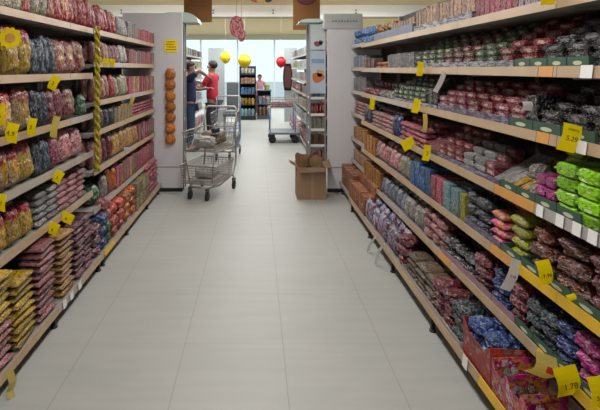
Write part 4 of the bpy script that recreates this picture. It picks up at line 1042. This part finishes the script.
# ------------------------------------------------------------------ far gondolas
farz = [2.0, 1.7, 1.4, 1.1, .8, .5]
gondola('far left shelving beyond the people', 'L', 1.62, 2.0, 8.0, 13.4, farz, 1.55, .13, 2.3, (8.1, 13.3), strips_from({}, 'pale', 2.7), dark=True)
gondola('far right shelving beyond the narrow rack', 'R', 1.08, 1.5, 8.0, 13.4, farz, 1.0, .13, 2.3, (8.1, 13.3), strips_from({}, 'pale', 2.7), dark=True)
names = [('white black', 'zigzag'), ('black flecked', 'zigzag'), ('red', 'redwhite'), ('brown', 'brown'), ('beige', 'beigegreen'), ('dark', 'zigzag'), ('wine red', 'barred')]
for sd, fx, fb in (('L', 1.62, 1.55), ('R', 1.08, 1.0)):
    for i, z in enumerate(farz+[.13]):
        fr = FR(sd, fx if i < 6 else fb, z, f"on far {'left' if sd == 'L' else 'right'} aisle, {(lfn+['bottom'])[i]} shelf")
        cn = names[i]
        B(fr, 8.05, 10.7, f'{cn[0]} distant packet', 'distant_packet', 'packet', 'box', (.3, .12, .2), pm[cn[1]], (1,), px=False, jit=.1)  # far food boxes, contents unknown
        cn = names[(i+3) % 7]
        B(fr, 10.7, 13.35, f'{cn[0]} distant carton', 'distant_carton', 'carton', 'box', (.33, .12, .2), pm[cn[1]], (1,), px=False, jit=.1)  # more far food boxes, contents unknown
def gpanel(x0, x1, y, z1, label):
    tag(link('partition_board', tomesh(bbox((x0, y, 0), (x1, y+.04, z1), .005)), None, plain('far_panel', '#8e9494', .6)), label, 'panel')
gpanel(-1.52, -1.0, 14.0, 2.35, 'distant grey panel left of the yellow balloons')
gpanel(.90, 1.30, 14.0, 2.35, 'distant grey panel right of the red balloon')

# dark red brown cloth hanging on the distant right panel
bm = bmesh.new(); pts = []
for j in range(9):
    row = []
    for i in range(7):
        u = -1+2*i/6; v = j/8; row.append(bm.verts.new((u*(.10+.05*math.sin(v*3)), -.02+.02*math.cos(u*9), -.85*v)))
    pts.append(row)
for j in range(8):
    for i in range(6): bm.faces.new((pts[j][i], pts[j+1][i], pts[j+1][i+1], pts[j][i+1]))
bmesh.ops.solidify(bm, geom=bm.faces[:], thickness=.01)
tag(link('hanging_cloth', tomesh(bm, 'c', True), None, plain('cloth_redbrown', '#5c3430', .8, var=.3), (1.0, 13.95, 1.85)), 'red brown cloth hanging on distant grey panel, under the red balloon', 'cloth')

# dark display stand and low counter near the windows
def stand(x0, x1, y0, y1, z1, shelves, label, name, col, items):
    root = tag(empty(name, ((x0+x1)/2, (y0+y1)/2, 0)), label, 'display stand'); o = root.location; dm = plain('stand_'+col, col, .6)
    def a(nm, lo, hi, par=None): return link(nm, tomesh(bbox((lo[0]-o.x, lo[1]-o.y, lo[2]), (hi[0]-o.x, hi[1]-o.y, hi[2]), .004)), root, dm)
    a('side_panel', (x0, y0, 0), (x0+.02, y1, z1)); a('side_panel', (x1-.02, y0, 0), (x1, y1, z1)); a('back_panel', (x0+.02, y1-.02, 0), (x1-.02, y1, z1)); a('plinth', (x0+.02, y0+.01, 0), (x1-.02, y1-.02, .12))
    for z in shelves: a('shelf', (x0+.02, y0+.01, z-.02), (x1-.02, y1-.02, z))
    for i, (z, d_, mt, sz, kd) in enumerate(items):
        fr = Frame('C', y0, z, f'on {label.split(" by")[0]}')
        B(fr, x0+.04, x1-.04, d_, 'food_packet', 'packet', kd, sz, pm[mt], (1,), px=False, inset=.02)
stand(-.55, .0, 14.5, 14.95, 1.78, (.5, .85, 1.2, 1.5), 'dark tall display stand by the windows', 'display_stand', '#12161c',
      [(.12, 'blue grey tin', 'tealwhite', (.12, .1, .25), 'jar'), (.5, 'yellow tin', 'yellowpack', (.13, .1, .22), 'jar'), (.85, 'blue packet', 'bluebox', (.12, .1, .25), 'box'), (1.2, 'beige packet', 'slim', (.12, .1, .2), 'box'), (1.5, 'white flecked packet', 'zigzag', (.12, .1, .2), 'bag')])
stand(.04, .50, 14.7, 15.2, .95, (.5,), 'low dark counter by the tall stand', 'counter', '#38424c',
      [(.12, 'brown tin', 'brown', (.14, .1, .3), 'jar'), (.5, 'grey blue packet', 'bluegrey', (.14, .1, .3), 'box')])
tag(link('worktop', tomesh(bbox((.02, 14.66, .951), (.52, 15.24, .985), .006)), None, plain('worktop_grey', '#5c666c', .4)), 'grey slab worktop resting on the low dark counter', 'worktop')
fr = Frame('C', 14.7, .986, 'on the low dark counter')
B(fr, .28, .46, 'yellow green small bottle', 'bottle', 'bottle', 'jar', (.08, .08, .2), pm['yellowlime'], (1,), px=False, jit=.01)

# grey chair behind the carts
root = tag(empty('padded_chair', (-.60, 11.3, 0)), 'light grey padded chair behind the shopping carts', 'chair')
gm = plain('grey_upholstery', '#5c6268', .7)
bm = bbox((-.15, -.04, .62), (.15, .05, 1.34), .045, 4); link('backrest', tomesh(bm, 'b', True), root, gm)
link('seat', tomesh(bbox((-.22, -.45, .5), (.22, .02, .6), .04, 3), 's', True), root, gm)
for sx in (-1, 1):
    for yy in (-.42, .03):
        bm = bmesh.new(); tube(bm, [(sx*.19, yy, 0), (sx*.18, yy, .52 if yy < 0 else .7)], .014, 8); link('leg', tomesh(bm), root, M['chrome'])

# ------------------------------------------------------------------ cardboard box with crumpled cartons
bx0, bx1, by0, by1, bh = .53, .905, 5.66, 5.96, .41
root = tag(empty('cardboard_box', ((bx0+bx1)/2, (by0+by1)/2, 0)), 'open brown cardboard box on the floor before the right end panel', 'box')
w, d = (bx1-bx0)/2, (by1-by0)/2; t = .005
for nm, lo, hi in (('side_panel', (-w, -d, 0), (w, -d+t, bh)), ('side_panel', (-w, d-t, 0), (w, d, bh)), ('side_panel', (-w, -d+t, 0), (-w+t, d-t, bh)), ('side_panel', (w-t, -d+t, 0), (w, d-t, bh)), ('base', (-w+t, -d+t, 0), (w-t, d-t, t))):
    link(nm, tomesh(bbox(lo, hi)), root, M['cardboard'])
for vs in ([(-w, -d, bh), (-w, d, bh), (-w-.09, d, bh+.05), (-w-.09, -d, bh+.06)], [(w, -d, bh), (w, d, bh), (w+.08, d, bh+.05), (w+.07, -d, bh+.0)],
           [(-w, d, bh), (w, d, bh), (w, d+.03, bh+.03), (-w, d+.03, bh+.03)], [(-w+.02, -d, bh), (w-.02, -d, bh), (w-.03, -d-.09, bh-.03), (-w+.03, -d-.085, bh-.05)][::-1]):
    bm = bmesh.new(); bm.faces.new([bm.verts.new(v) for v in vs]); bmesh.ops.solidify(bm, geom=bm.faces[:], thickness=.004); link('flap', tomesh(bm), root, M['cardboard'])
bm = bmesh.new(); box(bm, (-.006, -d-.0015, .0), (.03, -d, bh-.04)); link('tape', tomesh(bm), root, plain('tape_tan', '#a08264', .4))
rnd = random.Random(5)
for k in range(7):
    cx, cy = (-.09, .07, -.03, .09, -.08, .05, -.02)[k], -.115+.036*k; hh = .57+rnd.uniform(-.07, .07)
    bm = bmesh.new(); ww = rnd.uniform(.05, .08); NX, NZ = 5, 8; G = {}
    for j in range(NZ+1):
        for i in range(NX+1):
            u = -1+2*i/NX; t = j/NZ
            z = .012+hh*t*(1-.10*abs(u+rnd.uniform(-.3, .3))*(t > .7))+(.05*u*(k % 3-1) if t > .8 else 0)
            y = .006*math.sin(u*2.4+k)+.014*math.sin(u*3+t*5)*(t > .6) + rnd.uniform(-.004, .004)
            G[i, j] = bm.verts.new((u*ww*(.75+.35*(t > .75)), y*(.4 if t < .7 else 1), z))
    for j in range(NZ):
        for i in range(NX): bm.faces.new((G[i, j], G[i+1, j], G[i+1, j+1], G[i, j+1]))
    bmesh.ops.solidify(bm, geom=bm.faces[:], thickness=.006)
    o = link('flattened_carton', tomesh(bm), None, plain(f'carton_{k%3}', ['#94785c', '#a88c6c', '#7c624c'][k % 3], .85, var=.25, scale=30, bump=.4), ((bx0+bx1)/2+cx, (by0+by1)/2+cy, 0), (0, rnd.uniform(-.08, .08), 0))
    tag(o, f"crumpled brown carton in the cardboard box, {['frontmost', 'second from front', 'third from front', 'middle', 'third from back', 'second from back', 'rearmost'][k]} one", 'carton', 'crumpled cartons in the box')

# ------------------------------------------------------------------ shopping carts
def wire_basket(bm, x0, x1, y0, y1, z0, z1, flare=.03, nx=12, ny=7, nz=5, r=.0028, rim=.006):
    """rectangular basket of wires, wider at its rim"""
    def ring(z, f): return [(x0-f, y0-f, z), (x1+f, y0-f, z), (x1+f, y1+f, z), (x0-f, y1+f, z)]
    for k in range(nz+1):
        t = k/nz; tube(bm, ring(z0+(z1-z0)*t, flare*t), rim if k in (0, nz) else r, 5, closed=True)
    for i in range(nx+1):
        x = x0+(x1-x0)*i/nx; xf = (x-(x0+x1)/2)/((x1-x0)/2)*flare
        tube(bm, [(x+xf, y0-flare, z1), (x, y0, z0), (x, y1, z0), (x+xf, y1+flare, z1)], r, 4)
    for j in range(ny+1):
        y = y0+(y1-y0)*j/ny; yf = (y-(y0+y1)/2)/((y1-y0)/2)*flare
        tube(bm, [(x0-flare, y+yf, z1), (x0, y, z0), (x1, y, z0), (x1+flare, y+yf, z1)], r, 4)
def make_cart(loc, rz, label, leg_mat, steel='chrome'):
    """two tier cart; local +X = handle end"""
    root = tag(empty('shopping_cart', loc, rz), label, 'shopping cart')
    W = .24
    for s in (-1, 1):
        bm = bmesh.new()
        tube(bm, [(-.34, s*W*.55, .16), (-.10, s*W*.80, .15), (.26, s*W, .22), (.36, s*W, .34), (.385, s*W, .50), (.35, s*W, .66), (.37, s*W, .90), (.40, s*W, 1.10)], .013, 8)
        tube(bm, [(.365, s*W, .60), (-.30, s*W*.85, .60)], .010, 8)
        tube(bm, [(-.26, s*W*.65, .17), (-.33, s*W*.85, .60)], .009, 8)
        tube(bm, [(.26, s*W, .20), (.30, s*W, .15)], .012, 8)
        link('side_frame', tomesh(bm, 'f', True), root, leg_mat)
    bm = bmesh.new(); tube(bm, [(-.34, -W*.55, .16), (-.34, W*.55, .16)], .013, 8); link('crossbar', tomesh(bm, 'f', True), root, leg_mat)
    bm = bmesh.new(); tube(bm, [(.385, -W, .50), (.385, W, .50)], .010, 8); link('crossbar', tomesh(bm, 'f', True), root, leg_mat)
    bm = bmesh.new(); tube(bm, [(.40, -W-.01, 1.10), (.42, -W*.85, 1.14), (.42, W*.85, 1.14), (.40, W+.01, 1.10)], .016, 10); link('handle', tomesh(bm, 'h', True), root, plain('handle_grey', '#a8a8a8', .4))
    bm = bmesh.new(); wire_basket(bm, -.36, .24, -W*.94, W*.94, .21, .44, .02, 20, 9, 7, .0032, .008); link('lower_basket', tomesh(bm), root, M[steel])
    bm = bmesh.new(); wire_basket(bm, -.30, .33, -W*.85, W*.85, .62, .86, .035, 11, 6, 3, .0028, .008); link('upper_basket', tomesh(bm), root, M[steel])
    for x, s in ((-.34, -1), (-.34, 1), (.30, -1), (.30, 1)):
        y = s*W*(.50 if x < 0 else 1)
        c = empty('caster', (x, y, 0)); c.parent = root
        bm = bmesh.new(); lathe(bm, [(.045, -.014), (.060, -.010), (.060, .010), (.045, .014)], 18, Matrix.Translation((0, 0, .06)) @ Matrix.Rotation(PI/2, 4, 'X')); link('wheel', tomesh(bm), c, M['black'])
        bm = bmesh.new(); box(bm, (-.014, -.022, .05), (.014, -.017, .145)); box(bm, (-.014, .017, .05), (.014, .022, .145)); box(bm, (-.018, -.022, .13), (.018, .022, .155)); link('fork', tomesh(bm), c, M['wire_dark'])
    return root
R1 = 1.26
def on_cart(lx, ly, z): return (-.63+lx*math.cos(R1)-ly*math.sin(R1), 5.96+lx*math.sin(R1)+ly*math.cos(R1), z)
M['wire_dark'] = plain('wire_dark', '#5a5650', .45, .5)
M['wire'] = plain('wire_brownish', '#98938c', .4, .5)
c1 = make_cart((-.63, 5.96, 0), R1, 'two tier wire shopping cart in front, nearest the camera', M['wire'], 'wire')
c2 = make_cart((-.58, 8.42, 0), 1.50, 'second wire shopping cart with bluish frame, behind the nearest cart', M['blue_steel'])
# contents
def lump_at(name, size, mat, loc, rz, label, cat, seed=1):
    me = sh_lump(*size, seed); me.materials.append(mat); o = link(name, me, None, None, loc, (0, 0, rz)); tag(o, label, cat); return o
lump_at('shopping_bag', (.27, .31, .20), plain('bag_tan', '#6e5e4c', .7, var=.25, bump=.5), on_cart(.155, 0, .630), R1, 'brown grey cloth bag in upper tray of nearest cart', 'bag', 2)
lump_at('plastic_sack', (.19, .29, .16), plain('plastic_pale', '#93938e', .35, var=.2, bump=.5), on_cart(-.15, .0, .630), R1, 'crumpled pale plastic sack at the front of the upper basket', 'sack', 4)
lump_at('dark_pouch', (.12, .10, .10), plain('pouch_dark', '#24262c', .5), on_cart(.0, -.09, .80), R1, 'small dark pouch lying between sack and cloth bag in nearest cart', 'pouch', 7)
bm = bbox((-.19, -.15, 0), (.17, .15, .012), .003); tag(link('folded_sheet', tomesh(bm), None, plain('sheet_white', '#b4b2ae', .5), on_cart(-.06, 0, .222), (0, 0, R1)), 'pale flat sheet lying in the lower basket of nearest cart', 'sheet')
lump_at('parcel', (.34, .28, .15), plain('parcel_white', '#a8a6a4', .5, var=.15, bump=.4), on_cart(-.06, 0, .236), R1, 'pale wrapped parcel filling the lower basket of nearest cart', 'parcel', 9)

# flat bed trolley at the back right
root = tag(empty('flatbed_trolley', (.59, 10.25, 0)), 'low flatbed trolley with blue posts at the far right of the aisle', 'trolley')
link('platform', tomesh(bbox((-.30, -.35, .20), (.38, .35, .25), .01)), root, plain('trolley_grey', '#6c7074', .5))
for x, y in ((-.27, -.26), (-.27, .26), (.30, .26), (.30, -.26)):
    bm = bmesh.new(); tube(bm, [(x, y, .25), (x, y, .81)], .012, 8); link('post', tomesh(bm, 'p', True), root, M['blue_steel'])
bm = bmesh.new(); wire_basket(bm, -.32, .34, -.28, .28, .80, 1.0, .02, 10, 6, 4, .004, .009); link('top_basket', tomesh(bm), root, M['chrome'])
bm = bmesh.new(); tube(bm, [(-.40, -.28, 1.02), (-.40, .28, 1.02)], .015, 8); tube(bm, [(-.40, -.27, 1.02), (-.33, -.27, .99)], .008, 6); tube(bm, [(-.40, .27, 1.02), (-.33, .27, .99)], .008, 6)
link('handle', tomesh(bm), root, M['red'])
for x in (-.22, .30):
    for y in (-.28, .28):
        bm = bmesh.new(); lathe(bm, [(.06, -.018), (.085, -.013), (.085, .013), (.06, .018)], 18, Matrix.Translation((x, y, .085)) @ Matrix.Rotation(PI/2, 4, 'X')); box(bm, (x-.015, y-.026, .085), (x+.015, y-.02, .2)); box(bm, (x-.015, y+.02, .085), (x+.015, y+.026, .2)); link('caster', tomesh(bm), root, M['black'])
fr = Frame('C', 9.98, .815, 'in the basket of the flatbed trolley')
B(fr, .33, .85, 'grey pink box', 'food_box', 'box', 'box', (.17, .2, .12), pm['pink'], (1, 1), px=False)

# ------------------------------------------------------------------ people
def skin_mesh(nodes, edges, sub=2):
    """nodes: {name:(pos, radius or (rx,ry))}; grow a continuous surface"""
    names_ = list(nodes); idx = {n: i for i, n in enumerate(names_)}
    me = bpy.data.meshes.new('sk'); me.from_pydata([nodes[n][0] for n in names_], [(idx[a], idx[b_]) for a, b_ in edges], [])
    o = bpy.data.objects.new('sk', me); COL.objects.link(o)
    md = o.modifiers.new('s', 'SKIN'); md.use_smooth_shade = True; md.branch_smoothing = .4
    if not me.skin_vertices: me.attributes.new  # layer comes with the modifier
    for i, n in enumerate(names_):
        r = nodes[n][1]; me.skin_vertices[0].data[i].radius = r if isinstance(r, tuple) else (r, r)
    me.skin_vertices[0].data[0].use_root = True
    sb = o.modifiers.new('u', 'SUBSURF'); sb.levels = sub; sb.render_levels = sub
    dg = bpy.context.evaluated_depsgraph_get(); out = bpy.data.meshes.new_from_object(o.evaluated_get(dg))
    bpy.data.objects.remove(o); out.shade_smooth()
    return out
def person(loc, rz, label, pose, skin, shirt, trousers, hair, scale=1.0):
    root = tag(empty('person', loc, rz), label, 'person'); root.scale = (scale,)*3
    J = dict(pelvis=(0, 0, .95), waist=(0, 0, 1.08), chest=(0, -.01, 1.28), neckb=(0, .01, 1.45), neck=(0, 0, 1.52), head=(0, -.01, 1.60), crown=(0, -.01, 1.69),
             hipl=(-.09, 0, .90), kneel=(-.10, -.02, .49), anklel=(-.10, .02, .09), toel=(-.11, -.14, .035),
             hipr=(.09, 0, .90), kneer=(.10, -.02, .49), ankler=(.10, .02, .09), toer=(.11, -.14, .035),
             shl=(-.18, 0, 1.41), shr=(.18, 0, 1.41))
    J.update(pose)
    V = {k: Vector(v) for k, v in J.items()}
    body = {n: (V[n], r) for n, r in dict(pelvis=(.13, .10), waist=(.12, .09), chest=(.15, .10), neckb=(.07, .06), neck=(.052, .052), head=(.078, .09), crown=(.055, .065),
            hipl=.085, kneel=.055, anklel=.04, toel=.03, hipr=.085, kneer=.055, ankler=.04, toer=.03, shl=.055, shr=.055).items()}
    ed = [('pelvis', 'waist'), ('waist', 'chest'), ('chest', 'neckb'), ('neckb', 'neck'), ('neck', 'head'), ('head', 'crown'), ('pelvis', 'hipl'), ('hipl', 'kneel'), ('kneel', 'anklel'), ('anklel', 'toel'),
          ('pelvis', 'hipr'), ('hipr', 'kneer'), ('kneer', 'ankler'), ('ankler', 'toer'), ('neckb', 'shl'), ('neckb', 'shr')]
    for s in 'lr':
        body['el'+s] = (V['el'+s], .04); body['wr'+s] = (V['wr'+s], .028)
        d = (V['wr'+s]-V['el'+s]).normalized(); side = d.cross(Vector((0, 0, 1)))
        if side.length < .1: side = Vector((1, 0, 0))
        side.normalize(); up = side.cross(d)
        palm = V['wr'+s]+d*.06; body['palm'+s] = (palm, (.032, .018))
        ed += [('sh'+s, 'el'+s), ('el'+s, 'wr'+s), ('wr'+s, 'palm'+s)]
        for k, ln_ in enumerate((.065, .078, .072, .055)):
            o = side*(.027-.018*k); a = palm+d*.035+o; b_ = a+d*ln_*.55-up*.012; c_ = a+d*ln_*.85-up*.035
            nm = f'f{s}{k}'; body[nm+'a'] = (a, .010); body[nm+'b'] = (b_, .009); body[nm+'c'] = (c_, .008)
            ed += [('palm'+s, nm+'a'), (nm+'a', nm+'b'), (nm+'b', nm+'c')]
        th = V['wr'+s]+d*.03+side*.04; body['th'+s] = (th, .011); body['tt'+s] = (th+d*.035+side*.015-up*.01, .009)
        ed += [('palm'+s, 'th'+s), ('th'+s, 'tt'+s)]
    me = skin_mesh(body, ed)
    # face: nose, ears
    bm = bmesh.new(); bm.from_mesh(me)
    hc = V['head']+Vector((0, 0, .02))
    for c, r in ((hc+Vector((0, -.098, -.015)), (.013, .018, .022)), (hc+Vector((-.082, .005, -.01)), (.01, .018, .028)), (hc+Vector((.082, .005, -.01)), (.01, .018, .028)), (hc+Vector((0, -.05, -.075)), (.035, .04, .03))):
        bmesh.ops.create_uvsphere(bm, u_segments=10, v_segments=8, radius=1, matrix=Matrix.Translation(c) @ Matrix.Diagonal((*r, 1)))
    link('body', tomesh(bm, 'body', True), root, plain('skin_'+skin, skin, .55, var=.04))
    bm = bmesh.new()
    for x in (-.03, .03): bmesh.ops.create_uvsphere(bm, u_segments=8, v_segments=6, radius=.010, matrix=Matrix.Translation(hc+Vector((x, -.086, .012))))
    box(bm, (hc.x-.022, hc.y-.094, hc.z-.058), (hc.x+.022, hc.y-.086, hc.z-.052))
    link('eyes_and_mouth', tomesh(bm), root, M['black'])
    bm = bmesh.new(); bmesh.ops.create_uvsphere(bm, u_segments=18, v_segments=12, radius=1, matrix=Matrix.Translation(hc+Vector((0, .018, .035))) @ Matrix.Diagonal((.093, .104, .092, 1)))
    for v in bm.verts:
        lo = hc.z+(.045 if v.co.y < hc.y-.02 else -.055)
        if v.co.z < lo: v.co = hc+Vector((0, .03, 0))+(v.co-hc-Vector((0, .03, 0)))*.75
    link('hair', tomesh(bm, 'h', True), root, plain('hair_'+hair, hair, .6))
    # shirt
    up_ = lambda a, b_, t: V[a].lerp(V[b_], t)
    S = dict(hem=(V['pelvis']+Vector((0, 0, -.07)), (.178, .14)), waist=(V['waist'], (.15, .118)), chest=(V['chest'], (.172, .125)), nb=(V['neckb']-Vector((0, 0, .02)), (.09, .078)))
    E = [('hem', 'waist'), ('waist', 'chest'), ('chest', 'nb')]
    for s in 'lr':
        S['s'+s] = (V['sh'+s], .07); S['m'+s] = (up_('sh'+s, 'el'+s, .75), .06); E += [('nb', 's'+s), ('s'+s, 'm'+s)]
    link('shirt', skin_mesh(S, E), root, plain('cloth_'+shirt, shirt, .8, var=.1, scale=8))
    T = dict(p=(V['pelvis']+Vector((0, 0, .02)), (.165, .13)))
    E = []
    for s in 'lr':
        T['h'+s] = (V['hip'+s]-Vector((0, 0, .05)), .095); T['k'+s] = (V['knee'+s], .072); T['a'+s] = (V['ankle'+s]+Vector((0, 0, .03)), .058); E += [('p', 'h'+s), ('h'+s, 'k'+s), ('k'+s, 'a'+s)]
    link('trousers', skin_mesh(T, E), root, plain('cloth_'+trousers, trousers, .85, var=.12, scale=8))
    for s in 'lr':
        a, b_ = V['ankle'+s], V['toe'+s]; D = (b_-a); D.z = 0; D.normalize()
        link('shoe', skin_mesh({'h': (a-D*.03-Vector((0, 0, .04)), .045), 'm': (a+D*.06-Vector((0, 0, .045)), .045), 't': (b_+D*.04+Vector((0, 0, .005)), .038)}, [('h', 'm'), ('m', 't')]), root, M['black'])
    return root
# red shirt: side view, looks left, forearms forward
person((-.95, 9.6, 0), -PI/2-.4, 'person in red shirt and dark trousers standing behind the carts, facing left',
       dict(ell=(-.24, -.12, 1.17), wrl=(-.15, -.36, 1.28), elr=(.24, -.12, 1.17), wrr=(.12, -.36, 1.25)), '#8a604c', '#a81c34', '#33333c', '#1c1613', 1.07)
# navy: beside the left shelving, arm reaching right
person((-1.35, 9.05, 0), PI/2+.05, 'person in navy shirt and jeans reaching an arm toward the red shirted person',
       dict(ell=(-.25, -.20, 1.55), wrl=(-.14, -.34, 1.44), elr=(.22, -.10, 1.17), wrr=(.15, -.30, 1.20)), '#8f6a58', '#18204a', '#2e4060', '#2a1c14', 1.06)
# pink figure behind the low counter
person((.13, 15.6, 0), 0, 'distant person in pink top behind the low dark counter',
       dict(ell=(-.24, -.02, 1.15), wrl=(-.18, -.22, 1.05), elr=(.24, -.02, 1.15), wrr=(.18, -.22, 1.05)), '#8c6454', '#b87c8c', '#6c4c58', '#3a241c', .86)

# ------------------------------------------------------------------ light
def area(name, loc, sx, sy, power, col=(1, .95, .88), rot=(0, 0, 0)):
    l = bpy.data.lights.new(name, 'AREA'); l.shape = 'RECTANGLE'; l.size = sx; l.size_y = sy; l.energy = power; l.color = col
    o = bpy.data.objects.new(name, l); COL.objects.link(o); o.location = loc; o.rotation_euler = rot
    return o
warm = (1, .975, .95)
for y in (-1.0, 1.6, 4.2, 6.6): area('ceiling_tube_light', (0, y, 3.12), .35, 1.8, 52, warm)
for x in (-4, 4):
    for y in (1, 5): area('side_tube_light', (x, y, 3.12), .35, 2.2, 35, warm)
for x in (-2.6, 0, 2.6): area('far_tube_light', (x, 9.4, 3.12), 1.6, .3, 75, (.97, .99, 1))
for x in (-3, 0, 3):
    for y in (13.2, 17): area('far_tube_light', (x, y, 3.12), 1.6, .4, 125, (.94, .99, 1))
w = bpy.data.worlds.new('sky'); sc.world = w; w.use_nodes = True
bg = w.node_tree.nodes['Background']; bg.inputs[0].default_value = (.80, .90, .91, 1); bg.inputs[1].default_value = 1.35

for x in (-2.2, 2.2): area('added_beam_fill', (x, 8.3, 2.95), 2.0, .25, 26, (1, .97, .92), (math.radians(105), 0, 0))  # fill lights added to brighten the beam front, no fixture here
# ------------------------------------------------------------------ camera: level, at eye height, frame shifted down and right
cam = bpy.data.cameras.new('camera'); co = bpy.data.objects.new('camera', cam); COL.objects.link(co)
co.location = (0, 0, H); co.rotation_euler = (PI/2, 0, 0)
cam.sensor_width = 36; cam.lens = F/600*36; cam.shift_x = (300-PX)/600; cam.shift_y = -(205-PY)/600; cam.clip_end = 200
sc.camera = co
sc.view_settings.view_transform = 'Standard'; sc.view_settings.look = 'None'; sc.view_settings.exposure = -0.12
sc.cycles.max_bounces = 6; sc.cycles.diffuse_bounces = 3; sc.cycles.glossy_bounces = 3; sc.cycles.transmission_bounces = 4
try: sc.cycles.use_denoising = True
except Exception: pass
